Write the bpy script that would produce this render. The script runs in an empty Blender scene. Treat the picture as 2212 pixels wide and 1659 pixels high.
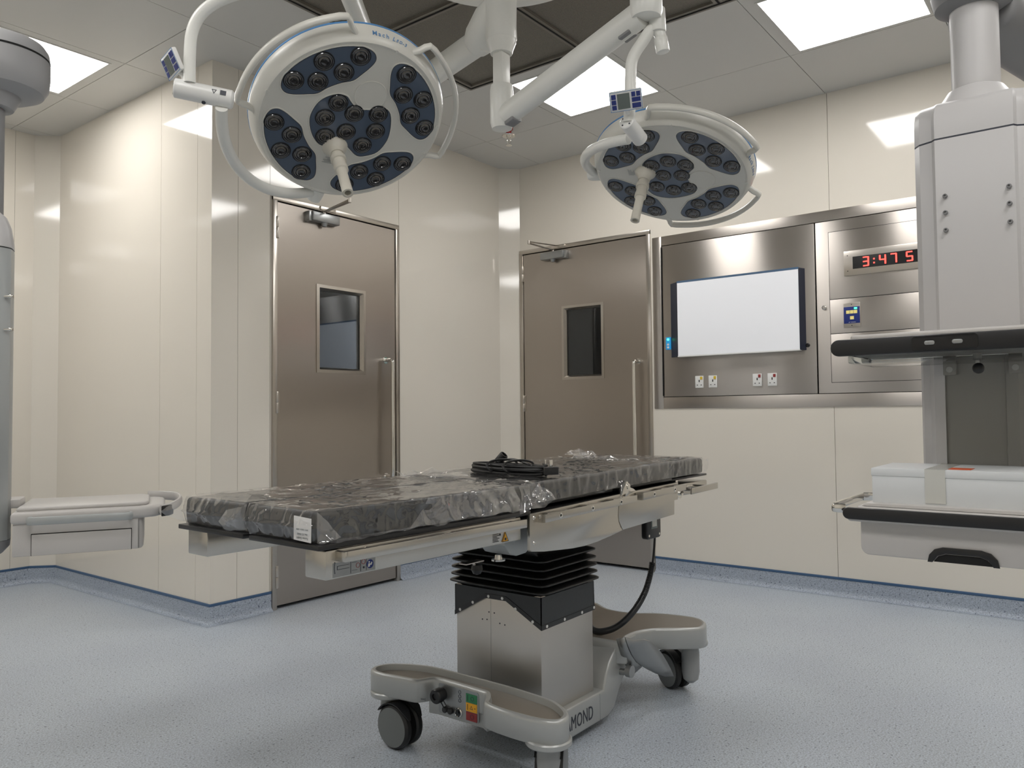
import bpy, bmesh, math, random
from mathutils import Vector, Matrix, noise
random.seed(7)
PI = math.pi
S = bpy.context.scene
COL = S.collection
V3 = Vector

# ------------------------------------------------------------------ helpers
def newbm(): return bmesh.new()

class MB:
    """collects shapes and links them as ONE mesh object"""
    def __init__(s):
        s.bm = bmesh.new()
    def _app(s, bm, m, xf=None):
        vm = {}
        for v in bm.verts:
            co = v.co if xf is None else xf @ v.co
            vm[v] = s.bm.verts.new(co)
        for f in bm.faces:
            try:
                nf = s.bm.faces.new([vm[v] for v in f.verts])
                nf.material_index = m if m is not None else f.material_index
            except ValueError:
                pass
        bm.free()
    def box(s, x0, x1, y0, y1, z0, z1, m=0, bev=0, seg=2, xf=None):
        bm = bmesh.new()
        bmesh.ops.create_cube(bm, size=1)
        for v in bm.verts:
            v.co = Vector(((x0+x1)/2+v.co.x*(x1-x0), (y0+y1)/2+v.co.y*(y1-y0), (z0+z1)/2+v.co.z*(z1-z0)))
        if bev: bmesh.ops.bevel(bm, geom=bm.edges[:], offset=bev, segments=seg, profile=0.5, affect='EDGES')
        s._app(bm, m, xf)
        return s
    def prism(s, poly, a, b, axis='z', m=0, bev=0, seg=2, xf=None, bev_sides=False):
        """poly: 2D points; axis z: (x,y), axis y: (x,z), axis x: (y,z)"""
        def P(p, t):
            if axis == 'z': return (p[0], p[1], t)
            if axis == 'y': return (p[0], t, p[1])
            return (t, p[0], p[1])
        bm = bmesh.new()
        A = [bm.verts.new(P(p, a)) for p in poly]
        B = [bm.verts.new(P(p, b)) for p in poly]
        fa = bm.faces.new(A); fb = bm.faces.new(B[::-1])
        n = len(poly)
        for i in range(n):
            bm.faces.new([A[i], B[i], B[(i+1) % n], A[(i+1) % n]])
        bmesh.ops.recalc_face_normals(bm, faces=bm.faces[:])
        if bev:
            ed = set(fa.edges[:]) | set(fb.edges[:])
            bmesh.ops.bevel(bm, geom=list(ed), offset=bev, segments=seg, profile=0.5, affect='EDGES')
        s._app(bm, m, xf)
        return s
    def cyl(s, p0, p1, r0, r1=None, n=24, m=0, bev=0, cap=True):
        r1 = r0 if r1 is None else r1
        p0, p1 = Vector(p0), Vector(p1)
        d = p1-p0; L = d.length
        if bev:
            prof = [(0, 0), (r0-bev, 0), (r0-bev*.3, bev*.3), (r0, bev), (r1, L-bev), (r1-bev*.3, L-bev*.3), (r1-bev, L), (0, L)]
        else:
            prof = [(0, 0), (r0, 0), (r1, L), (0, L)] if cap else [(r0, 0), (r1, L)]
        return s.lathe(prof, p0, d, n, m)
    def lathe(s, prof, o, axis=(0, 0, 1), n=32, m=0):
        """prof: (radius, height) pairs along the axis"""
        o = Vector(o)
        q = Vector((0, 0, 1)).rotation_difference(Vector(axis).normalized())
        bm = bmesh.new()
        rings = []
        for r, h in prof:
            if r < 1e-6: rings.append([bm.verts.new(o+q @ Vector((0, 0, h)))])
            else: rings.append([bm.verts.new(o+q @ Vector((r*math.cos(2*PI*k/n), r*math.sin(2*PI*k/n), h))) for k in range(n)])
        for a, b in zip(rings, rings[1:]):
            for k in range(n):
                k2 = (k+1) % n
                if len(a) == 1 and len(b) == 1: continue
                if len(a) == 1: bm.faces.new([a[0], b[k], b[k2]])
                elif len(b) == 1: bm.faces.new([a[k], b[0], a[k2]])
                else: bm.faces.new([a[k], b[k], b[k2], a[k2]])
        bmesh.ops.recalc_face_normals(bm, faces=bm.faces[:])
        s._app(bm, m)
        return s
    def tube(s, pts, r, n=12, m=0, smooth=6, cap=True, flat=None):
        """r: radius or list; flat: (width factor along frame normal, along binormal)"""
        pts = [Vector(p) for p in pts]
        if smooth: 
            rr = r if isinstance(r, (list, tuple)) else None
            pts, rr2 = catmull(pts, smooth, rr)
            if rr: r = rr2
        bm = bmesh.new()
        T = []
        for i in range(len(pts)):
            a = pts[max(0, i-1)]; b = pts[min(len(pts)-1, i+1)]
            T.append((b-a).normalized())
        up = Vector((0, 0, 1)) if abs(T[0].z) < .9 else Vector((1, 0, 0))
        N = (up-T[0]*up.dot(T[0])).normalized()
        rings = []
        for i, p in enumerate(pts):
            if i:
                q = T[i-1].rotation_difference(T[i]); N = q @ N
                N = (N-T[i]*N.dot(T[i])).normalized()
            B = T[i].cross(N)
            R = r[i] if isinstance(r, (list, tuple)) else r
            fx, fy = flat if flat else (1, 1)
            rings.append([bm.verts.new(p+N*(R*fx*math.cos(2*PI*k/n))+B*(R*fy*math.sin(2*PI*k/n))) for k in range(n)])
        for a, b in zip(rings, rings[1:]):
            for k in range(n): bm.faces.new([a[k], b[k], b[(k+1) % n], a[(k+1) % n]])
        if cap:
            bm.faces.new(rings[0]); bm.faces.new(rings[-1])
        bmesh.ops.recalc_face_normals(bm, faces=bm.faces[:])
        s._app(bm, m)
        return s
    def loft(s, rings, m=0, cap=True, closed=True):
        bm = bmesh.new()
        R = [[bm.verts.new(p) for p in r] for r in rings]
        n = len(R[0])
        for a, b in zip(R, R[1:]):
            for k in range(n if closed else n-1): bm.faces.new([a[k], b[k], b[(k+1) % n], a[(k+1) % n]])
        if cap: bm.faces.new(R[0]); bm.faces.new(R[-1])
        bmesh.ops.recalc_face_normals(bm, faces=bm.faces[:])
        s._app(bm, m)
        return s
    def poly(s, pts, m=0, thick=0.0, nrm=None):
        bm = bmesh.new()
        f = bm.faces.new([bm.verts.new(p) for p in pts])
        if thick:
            f.normal_update()
            n = Vector(nrm) if nrm else f.normal
            r = bmesh.ops.extrude_face_region(bm, geom=[f])
            for e in r['geom']:
                if isinstance(e, bmesh.types.BMVert): e.co += n*thick
            bmesh.ops.recalc_face_normals(bm, faces=bm.faces[:])
        s._app(bm, m)
        return s
    def mesh(s, me, m=0, xf=None):
        bm = bmesh.new(); bm.from_mesh(me)
        s._app(bm, m, xf)
        return s
    def build(s, name, mats, parent=None, loc=None, rot=None, mat4=None, smooth=True, ang=32):
        me = bpy.data.meshes.new(name)
        s.bm.to_mesh(me); s.bm.free()
        if not isinstance(mats, (list, tuple)): mats = [mats]
        for mt in mats: me.materials.append(mt)
        if smooth:
            me.shade_smooth(); me.set_sharp_from_angle(angle=math.radians(ang))
        o = bpy.data.objects.new(name, me); COL.objects.link(o)
        if parent is not None: o.parent = parent
        if mat4 is not None: o.matrix_local = mat4
        if loc is not None: o.location = loc
        if rot is not None: o.rotation_euler = rot
        return o

def catmull(pts, k, rr=None, closed=False):
    out = []; ro = []
    n = len(pts)
    rng = range(n) if closed else range(n-1)
    for i in rng:
        if closed: p = [pts[(i+j) % n] for j in (-1, 0, 1, 2)]
        else: p = [pts[max(0, i-1)], pts[i], pts[i+1], pts[min(n-1, i+2)]]
        for j in range(k):
            t = j/k
            out.append(0.5*((2*p[1])+(p[2]-p[0])*t+(2*p[0]-5*p[1]+4*p[2]-p[3])*t*t+(3*p[1]-p[0]-3*p[2]+p[3])*t**3))
            if rr: ro.append(rr[i]*(1-t)+rr[min(n-1, i+1)]*t)
    if not closed:
        out.append(pts[-1])
        if rr: ro.append(rr[-1])
    return out, ro
def smooth2(poly, k=4):
    p, _ = catmull([Vector((a, b, 0)) for a, b in poly], k, closed=True)
    return [(v.x, v.y) for v in p]
def rrect(x0, x1, y0, y1, r, n=5):
    out = []
    for cx, cy, a0 in ((x1-r, y1-r, 0), (x0+r, y1-r, 90), (x0+r, y0+r, 180), (x1-r, y0+r, 270)):
        for k in range(n+1):
            a = math.radians(a0+90*k/n); out.append((cx+r*math.cos(a), cy+r*math.sin(a)))
    return out

def thing(name, label, cat, loc=(0, 0, 0), rotz=0, group=None, mat4=None):
    o = bpy.data.objects.new(name, None); COL.objects.link(o)
    o.empty_display_size = .1
    if mat4 is not None: o.matrix_world = mat4
    else: o.location = loc; o.rotation_euler = (0, 0, rotz)
    o['label'] = label; o['category'] = cat
    if group: o['group'] = group
    return o
def tag(o, label, cat, group=None):
    o['label'] = label; o['category'] = cat
    if group: o['group'] = group
    return o
def struct(o, label=None):
    o['kind'] = 'structure'
    if label: o['label'] = label
    return o
def copy_tree(o, parent=None):
    c = o.copy(); COL.objects.link(c); c.parent = parent
    for ch in list(o.children): copy_tree(ch, c)
    return c
_fonts = {}
def text_mesh(txt, size, extrude=0.0004, shear=0, spacing=1.0, align='LEFT', bold=0):
    cu = bpy.data.curves.new('t', 'FONT'); cu.body = txt; cu.size = size; cu.extrude = extrude
    cu.shear = shear; cu.space_character = spacing; cu.align_x = align; cu.resolution_u = 3; cu.offset = bold
    ob = bpy.data.objects.new('t', cu); COL.objects.link(ob)
    dg = bpy.context.evaluated_depsgraph_get(); dg.update()
    me = bpy.data.meshes.new_from_object(ob.evaluated_get(dg))
    bpy.data.objects.remove(ob); bpy.data.curves.remove(cu)
    return me
def frame_m(o, x, y):
    """matrix with local x,y axes and origin; z = x cross y"""
    x = Vector(x).normalized(); y = Vector(y); y = (y-x*y.dot(x)).normalized(); z = x.cross(y)
    m = Matrix.Identity(4)
    for i in range(3):
        m[i][0] = x[i]; m[i][1] = y[i]; m[i][2] = z[i]; m[i][3] = o[i]
    return m

# ------------------------------------------------------------------ materials
def mat(name, col, rough=.5, metal=0, spec=.5, coat=0, coat_r=.05, emit=None, es=0, bump=None, aniso=0, tan=None, var=None):
    """var=(scale, amount): slight cloudy colour variation; bump=(scale,strength)"""
    m = bpy.data.materials.new(name); m.use_nodes = True
    nt = m.node_tree; b = nt.nodes['Principled BSDF']
    b.inputs['Base Color'].default_value = (*col, 1); b.inputs['Roughness'].default_value = rough
    b.inputs['Metallic'].default_value = metal; b.inputs['Specular IOR Level'].default_value = spec
    b.inputs['Coat Weight'].default_value = coat; b.inputs['Coat Roughness'].default_value = coat_r
    if emit: b.inputs['Emission Color'].default_value = (*emit, 1); b.inputs['Emission Strength'].default_value = es
    tc = nt.nodes.new('ShaderNodeTexCoord')
    if var:
        n = nt.nodes.new('ShaderNodeTexNoise'); n.inputs['Scale'].default_value = var[0]; n.inputs['Detail'].default_value = 4
        nt.links.new(tc.outputs['Object'], n.inputs['Vector'])
        r = nt.nodes.new('ShaderNodeMapRange'); r.inputs['To Min'].default_value = 1-var[1]; r.inputs['To Max'].default_value = 1+var[1]
        nt.links.new(n.outputs['Fac'], r.inputs['Value'])
        mx = nt.nodes.new('ShaderNodeVectorMath'); mx.operation = 'SCALE'; mx.inputs[0].default_value = col
        nt.links.new(r.outputs[0], mx.inputs['Scale']); nt.links.new(mx.outputs[0], b.inputs['Base Color'])
    if bump:
        n = nt.nodes.new('ShaderNodeTexNoise'); n.inputs['Scale'].default_value = bump[0]; n.inputs['Detail'].default_value = 3
        nt.links.new(tc.outputs['Object'], n.inputs['Vector'])
        bp = nt.nodes.new('ShaderNodeBump'); bp.inputs['Strength'].default_value = bump[1]; bp.inputs['Distance'].default_value = .002
        nt.links.new(n.outputs['Fac'], bp.inputs['Height']); nt.links.new(bp.outputs[0], b.inputs['Normal'])
    if aniso:
        b.inputs['Anisotropic'].default_value = aniso
        g = nt.nodes.new('ShaderNodeNewGeometry')
        if tan == 'horizontal':
            cr = nt.nodes.new('ShaderNodeVectorMath'); cr.operation = 'CROSS_PRODUCT'
            nt.links.new(g.outputs['Normal'], cr.inputs[0]); cr.inputs[1].default_value = (0, 0, 1)
            nt.links.new(cr.outputs[0], b.inputs['Tangent'])
        else:
            cv = nt.nodes.new('ShaderNodeCombineXYZ'); cv.inputs[2].default_value = 1
            nt.links.new(cv.outputs[0], b.inputs['Tangent'])
        # fine brushing
        mp = nt.nodes.new('ShaderNodeMapping')
        mp.inputs['Scale'].default_value = (3, 3, 900) if tan == 'vertical' else (700, 700, 3)
        nt.links.new(tc.outputs['Object'], mp.inputs['Vector'])
        n = nt.nodes.new('ShaderNodeTexNoise'); n.inputs['Scale'].default_value = 1; n.inputs['Detail'].default_value = 2
        nt.links.new(mp.outputs[0], n.inputs['Vector'])
        r = nt.nodes.new('ShaderNodeMapRange'); r.inputs['To Min'].default_value = rough*.99; r.inputs['To Max'].default_value = rough*1.01
        nt.links.new(n.outputs['Fac'], r.inputs['Value']); nt.links.new(r.outputs[0], b.inputs['Roughness'])
    return m

M = {}
M['wall'] = mat('wall_laminate', (.785, .738, .655), .075, spec=.75, var=(1.5, .015))
M['joint'] = mat('joint_dark', (.16, .15, .13), .8)
M['wjoint'] = mat('wall_joint', (.42, .39, .34), .6)
M['ceil'] = mat('ceiling_panel', (.66, .65, .62), .45, spec=.3)
M['steel_door'] = mat('door_steel', (.43, .39, .35), .29, 1, aniso=.85, tan='horizontal')
M['steel_frame'] = mat('frame_steel', (.50, .465, .42), .28, 1, aniso=.5, tan='horizontal')
M['steel_panel'] = mat('panel_steel', (.56, .52, .48), .36, 1, aniso=.92, tan='vertical')
M['steel_plate'] = mat('plate_steel', (.60, .56, .51), .3, 1)
M['steel_tab'] = mat('table_steel', (.58, .555, .51), .25, 1, bump=(400, .03))
M['steel_cover'] = mat('cover_steel', (.62, .59, .55), .42, 1, aniso=.6, tan='horizontal')
M['chrome'] = mat('chrome', (.80, .78, .74), .12, 1)
M['alu'] = mat('grey_aluminium', (.36, .37, .37), .35, .8)
M['black'] = mat('black_plastic', (.012, .012, .013), .38)
M['blackgloss'] = mat('black_gloss', (.008, .008, .009), .15)
M['dark'] = mat('dark_gap', (.01, .01, .01), .9)
M['white'] = mat('lamp_white', (.66, .65, .60), .28, bump=(900, .05))
M['white2'] = mat('arm_white', (.80, .80, .76), .3)
M['beige'] = mat('handle_beige', (.66, .63, .55), .35)
M['blue'] = mat('blue_band', (.10, .27, .55), .35)
M['lens_pane'] = mat('lens_pane', (.085, .112, .160), .14, coat=.4)
M['lens'] = mat('lens_glass', (.012, .012, .014), .04, spec=.9, coat=1, coat_r=.02)
M['lens_ring'] = mat('lens_ring', (.022, .025, .03), .15)
M['base_grey'] = mat('base_grey_metallic', (.45, .46, .45), .33, .35, bump=(1200, .05))
M['base_brown'] = mat('base_top_brown', (.20, .175, .145), .3)  # darker brown-grey for the inset tops of both cross bars
M['bellows'] = mat('bellows_rubber', (.010, .010, .010), .32)
M['vinyl'] = mat('skirt_vinyl', (.022, .024, .026), .33, bump=(60, .15))
M['plate_black'] = mat('plate_black', (.018, .018, .019), .3)
M['mattress'] = mat('mattress_cover', (.020, .019, .019), .42, bump=(50, .12))
M['rubber'] = mat('tyre_rubber', (.014, .014, .014), .5)
M['hub'] = mat('wheel_hub_grey', (.17, .18, .18), .42)
M['caster'] = mat('caster_grey', (.33, .34, .34), .4)
M['yellow'] = mat('yellow', (.72, .50, .04), .4)
M['orange'] = mat('sign_orange', (.85, .42, .02), .45)
M['green'] = mat('sign_green', (.03, .22, .09), .45)
M['red'] = mat('sign_red', (.28, .03, .03), .45)
M['navy'] = mat('navy', (.012, .03, .19), .35)
M['paper'] = mat('paper_white', (.78, .77, .76), .6)
M['sock'] = mat('socket_white', (.80, .80, .78), .3)
M['pend'] = mat('pendant_grey', (.58, .57, .57), .38, bump=(900, .06))
M['pend_shade'] = mat('pendant_grey_shaded', (.36, .36, .365), .45)  # pendant grey darkened: shade on the left arm and joint put into the colour
M['pend_d'] = mat('pendant_dark', (.25, .25, .255), .5)
M['pend_shelf'] = mat('shelf_grey', (.55, .53, .51), .4)
M['pend_alu'] = mat('pendant_rail', (.42, .44, .44), .35, .3)
M['pend_back'] = mat('pendant_back', (.27, .265, .245), .5)
M['boxw'] = mat('box_white', (.72, .74, .75), .55)
M['tape'] = mat('packing_tape', (.62, .62, .58), .18)
M['orange_l'] = mat('orange_sticker', (.85, .13, .03), .5)
M['trim'] = mat('trim_blue', (.045, .105, .21), .35)
M['print'] = mat('print_dark', (.03, .035, .05), .5)
M['printb'] = mat('print_blue', (.12, .27, .50), .4)
M['lcd'] = mat('lcd_grey', (.13, .155, .14), .2)
M['btn'] = mat('button_navy', (.02, .035, .20), .35)
M['sprk'] = mat('sprinkler_red', (.35, .02, .02), .3)
M['navyframe'] = mat('viewer_frame', (.022, .028, .05), .35)
M['blueframe'] = mat('viewer_edge_blue', (.07, .13, .22), .3)
M['emit'] = mat('diffuser_lit', (.9, .9, .9), .4, emit=(1, .98, .955), es=12.2)
M['viewer'] = mat('film_screen', (.80, .81, .84), .35, emit=(.93, .95, 1), es=.13)
M['led'] = mat('led_red', (.8, .02, .02), .4, emit=(1, .04, .03), es=6)
M['gled'] = mat('led_green', (.05, .8, .3), .4, emit=(.05, 1, .35), es=4)
M['cyan'] = mat('switch_cyan', (.02, .25, .5), .4, emit=(.02, .35, .8), es=.35)
M['ybtn'] = mat('key_yellow', (.80, .68, .25), .4, emit=(1, .85, .3), es=.15)
M['windark'] = mat('dark_room', (.05, .055, .06), .8)

def floor_mat(name, base, rough, spk=1):
    m = bpy.data.materials.new(name); m.use_nodes = True
    nt = m.node_tree; b = nt.nodes['Principled BSDF']; b.inputs['Roughness'].default_value = rough
    b.inputs['Specular IOR Level'].default_value = .45
    tc = nt.nodes.new('ShaderNodeTexCoord')
    def nz(sc, det=2):
        n = nt.nodes.new('ShaderNodeTexNoise'); n.inputs['Scale'].default_value = sc; n.inputs['Detail'].default_value = det
        nt.links.new(tc.outputs['Object'], n.inputs['Vector']); return n
    n1 = nz(170, 3); r1 = nt.nodes.new('ShaderNodeValToRGB')
    r1.color_ramp.elements[0].position = .38; r1.color_ramp.elements[1].position = .62
    r1.color_ramp.elements[0].color = (*[c*(1-.30*spk) for c in base], 1)
    r1.color_ramp.elements[1].color = (*[min(1, c*(1+.28*spk)) for c in base], 1)
    nt.links.new(n1.outputs['Fac'], r1.inputs['Fac'])
    n2 = nz(95, 1); r2 = nt.nodes.new('ShaderNodeValToRGB')
    r2.color_ramp.elements[0].position = .27; r2.color_ramp.elements[0].color = (.35, .36, .42, 1)
    r2.color_ramp.elements[1].position = .36; r2.color_ramp.elements[1].color = (1, 1, 1, 1)
    nt.links.new(n2.outputs['Fac'], r2.inputs['Fac'])
    mx = nt.nodes.new('ShaderNodeMix'); mx.data_type = 'RGBA'; mx.blend_type = 'MULTIPLY'; mx.inputs[0].default_value = 1
    nt.links.new(r1.outputs[0], mx.inputs[6]); nt.links.new(r2.outputs[0], mx.inputs[7])
    n3 = nz(2.2, 5); r3 = nt.nodes.new('ShaderNodeValToRGB')
    r3.color_ramp.elements[0].position = .35; r3.color_ramp.elements[0].color = (.93, .93, .95, 1)
    r3.color_ramp.elements[1].position = .7; r3.color_ramp.elements[1].color = (1.0, 1.0, 1.0, 1)
    nt.links.new(n3.outputs['Fac'], r3.inputs['Fac'])
    m2 = nt.nodes.new('ShaderNodeMix'); m2.data_type = 'RGBA'; m2.blend_type = 'MULTIPLY'; m2.inputs[0].default_value = 1
    nt.links.new(mx.outputs[2], m2.inputs[6]); nt.links.new(r3.outputs[0], m2.inputs[7])
    nt.links.new(m2.outputs[2], b.inputs['Base Color'])
    n4 = nz(30, 3); bp = nt.nodes.new('ShaderNodeBump'); bp.inputs['Strength'].default_value = .06; bp.inputs['Distance'].default_value = .002
    nt.links.new(n4.outputs['Fac'], bp.inputs['Height']); nt.links.new(bp.outputs[0], b.inputs['Normal'])
    return m
M['floor'] = floor_mat('floor_vinyl', (.50, .55, .605), .36, .75)
M['cove'] = floor_mat('cove_vinyl_shaded', (.38, .43, .50), .4, .7)  # floor vinyl made darker, shade of the upright skirting painted in

def grille_mat():
    m = bpy.data.materials.new('perforated_metal'); m.use_nodes = True
    nt = m.node_tree; b = nt.nodes['Principled BSDF']; b.inputs['Roughness'].default_value = .5
    tc = nt.nodes.new('ShaderNodeTexCoord'); sx = nt.nodes.new('ShaderNodeSeparateXYZ')
    nt.links.new(tc.outputs['Object'], sx.inputs[0])
    def op(o, a, bb=None):
        n = nt.nodes.new('ShaderNodeMath'); n.operation = o
        for i, q in enumerate((a, bb)):
            if q is None: continue
            if isinstance(q, (int, float)): n.inputs[i].default_value = q
            else: nt.links.new(q, n.inputs[i])
        return n.outputs[0]
    k = 2*PI/.011
    p = op('MULTIPLY', op('SINE', op('MULTIPLY', sx.outputs[0], k)), op('SINE', op('MULTIPLY', sx.outputs[1], k)))
    g = op('GREATER_THAN', op('ABSOLUTE', p), .22)
    mx = nt.nodes.new('ShaderNodeMix'); mx.data_type = 'RGBA'
    nt.links.new(g, mx.inputs[0]); mx.inputs[6].default_value = (.44, .40, .33, 1); mx.inputs[7].default_value = (.018, .016, .013, 1)
    nt.links.new(mx.outputs[2], b.inputs['Base Color'])
    return m
M['perf'] = grille_mat()
M['grilleframe'] = mat('grille_frame', (.22, .20, .17), .4, .3)

def film_mat(name='clear_film', haze=.022, g0=.10, g1=.8):
    m = bpy.data.materials.new(name); m.use_nodes = True
    nt = m.node_tree; nt.nodes.remove(nt.nodes['Principled BSDF']); out = nt.nodes['Material Output']
    tr = nt.nodes.new('ShaderNodeBsdfTransparent'); tr.inputs[0].default_value = (.985, .985, .985, 1)
    gl = nt.nodes.new('ShaderNodeBsdfGlossy'); gl.inputs['Roughness'].default_value = .07; gl.inputs[0].default_value = (1, 1, 1, 1)
    df = nt.nodes.new('ShaderNodeBsdfDiffuse'); df.inputs[0].default_value = (.85, .85, .87, 1)
    tc = nt.nodes.new('ShaderNodeTexCoord')
    n = nt.nodes.new('ShaderNodeTexNoise'); n.inputs['Scale'].default_value = 17; n.inputs['Detail'].default_value = 3; n.inputs['Distortion'].default_value = .8
    n.noise_type = 'RIDGED_MULTIFRACTAL'
    nt.links.new(tc.outputs['Object'], n.inputs['Vector'])
    bp = nt.nodes.new('ShaderNodeBump'); bp.inputs['Strength'].default_value = 1.0; bp.inputs['Distance'].default_value = .008
    nt.links.new(n.outputs['Fac'], bp.inputs['Height'])
    for q in (gl, df): nt.links.new(bp.outputs[0], q.inputs['Normal'])
    fr = nt.nodes.new('ShaderNodeLayerWeight'); fr.inputs[0].default_value = .5
    nt.links.new(bp.outputs[0], fr.inputs['Normal'])
    pw = nt.nodes.new('ShaderNodeMath'); pw.operation = 'POWER'; pw.inputs[1].default_value = 3.6
    nt.links.new(fr.outputs['Facing'], pw.inputs[0])
    mr = nt.nodes.new('ShaderNodeMapRange'); mr.inputs['To Min'].default_value = g0; mr.inputs['To Max'].default_value = g1
    nt.links.new(pw.outputs[0], mr.inputs['Value'])
    m1 = nt.nodes.new('ShaderNodeMixShader'); m1.inputs[0].default_value = haze
    nt.links.new(tr.outputs[0], m1.inputs[1]); nt.links.new(df.outputs[0], m1.inputs[2])
    m2 = nt.nodes.new('ShaderNodeMixShader')
    nt.links.new(mr.outputs[0], m2.inputs[0]); nt.links.new(m1.outputs[0], m2.inputs[1]); nt.links.new(gl.outputs[0], m2.inputs[2])
    nt.links.new(m2.outputs[0], out.inputs[0])
    return m
M['film'] = film_mat()
M['film2'] = film_mat('loose_film', .08, .14, .85)
def glass_mat(name, tint, f=.12):
    m = bpy.data.materials.new(name); m.use_nodes = True
    nt = m.node_tree; nt.nodes.remove(nt.nodes['Principled BSDF']); out = nt.nodes['Material Output']
    tr = nt.nodes.new('ShaderNodeBsdfTransparent'); tr.inputs[0].default_value = (*tint, 1)
    gl = nt.nodes.new('ShaderNodeBsdfGlossy'); gl.inputs['Roughness'].default_value = .02
    fr = nt.nodes.new('ShaderNodeFresnel'); fr.inputs[0].default_value = 1.5
    m2 = nt.nodes.new('ShaderNodeMixShader')
    nt.links.new(fr.outputs[0], m2.inputs[0]); nt.links.new(tr.outputs[0], m2.inputs[1]); nt.links.new(gl.outputs[0], m2.inputs[2])
    nt.links.new(m2.outputs[0], out.inputs[0])
    return m
M['pane'] = glass_mat('window_glass', (.8, .85, .9))
M['acryl'] = glass_mat('clear_acrylic', (.93, .95, .95))

# ------------------------------------------------------------------ camera
HC = 1.14
yaw, pitch, roll = .9115, .0367, -.0094
F = Vector((math.sin(yaw)*math.cos(pitch), math.cos(yaw)*math.cos(pitch), math.sin(pitch)))
Rt = Vector((math.cos(yaw), -math.sin(yaw), 0)); U = Rt.cross(F)
r2 = Rt*math.cos(roll)+U*math.sin(roll); u2 = -Rt*math.sin(roll)+U*math.cos(roll)
cam = bpy.data.cameras.new('camera'); co = bpy.data.objects.new('camera', cam); COL.objects.link(co)
cam.sensor_width = 36; cam.lens = 36*1701.0/2212; cam.clip_start = .05
mm = Matrix.Identity(4)
for i in range(3): mm[i][0] = r2[i]; mm[i][1] = u2[i]; mm[i][2] = -F[i]
mm[2][3] = HC
co.matrix_world = mm
S.camera = co

# ------------------------------------------------------------------ room shell
H = 3.129; XA = 2.407; YB = 3.961; XR = 5.078; YF = 6.01; XL = -1.7; YN = -2.5
def wall(name, p0, p1, joints=(), openings=(), label=None, th=.06):
    """panels from p0 to p1 (room on the right hand side when walking p0->p1 is open side = left normal)"""
    p0, p1 = Vector((*p0, 0)), Vector((*p1, 0)); d = (p1-p0); L = d.length; d.normalize()
    out = Vector((d.y, -d.x, 0))      # away from room
    mb = MB(); g = .0012
    xf = frame_m(p0, d, -out)          # local x along wall, local y into room, z up
    cuts = sorted(set([0, L]+[j for j in joints]+[o[0] for o in openings]+[o[1] for o in openings]))
    js = set(joints)
    for a, b in zip(cuts, cuts[1:]):
        zs = [(0, H+.05)]
        for o in openings:
            if a >= o[0]-1e-6 and b <= o[1]+1e-6:
                zs = [z for z in ((0, o[2]), (o[3], H+.05)) if z[1]-z[0] > .01]
        a2 = a+(g if a in js else 0); b2 = b-(g if b in js else 0)
        for z0, z1 in zs: mb.box(a2, b2, -th, 0, z0, z1, 0, xf=xf)
    for j in joints: mb.box(j-.02, j+.02, -th-.01, -.0025, .02, H+.04, 1, xf=xf) if not any(o[0] < j < o[1] for o in openings) else None
    o = mb.build(name, [M['wall'], M['wjoint']], smooth=False)
    return struct(o, label)
CH = .121
# walking so that the room is on the left: local +y points into the room
def W(name, a, b, **k): return wall(name, a, b, **k)
W('wall_front', (XL, YN), (XR, YN), joints=(1.2, 2.4, 3.6, 4.8, 6.0), label='cream laminate wall panels at the near end of the room')
W('wall_right', (XR, YN), (XR, 3.84), joints=(.7, 1.8, 1.413-YN), openings=((2.675-YN, 3.822-YN, 0, 2.436), (.39-YN, 2.622-YN, 1.18, 2.37)), label='cream laminate wall with the steel equipment panel')
W('wall_corner', (XR, YB-CH), (XR-CH, YB), label='narrow angled corner panel between the two door walls')
W('wall_back', (XR-CH, YB), (XA+.0004, YB), joints=(XR-CH-2.572, XR-CH-2.786, XR-CH-3.836), openings=((XR-CH-3.812, XR-CH-2.812, 0, 2.436),), label='cream laminate wall holding the left steel door')
W('wall_return', (XA, YB+.0004), (XA, YF-CH), joints=(4.108-YB, 4.507-YB), label='bright cream laminate wall running back on the left')
W('wall_niche', (XA, YF-CH), (XA-CH, YF), label='narrow angled panel in the far left corner')
W('wall_far', (XA-CH, YF), (XL, YF), joints=(.122, 1.32, 2.5), label='cream laminate wall at the far left')
W('wall_left', (XL, YF), (XL, YN), joints=(1.2, 2.4, 3.6, 4.8, 6.0, 7.2), label='cream laminate wall to the left of the camera')

fl = MB().box(XL-.3, 7.2, YN-.3, 7.2, -.08, 0, 0).build('floor', M['floor'], smooth=False); struct(fl, 'speckled pale blue vinyl floor')

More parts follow.
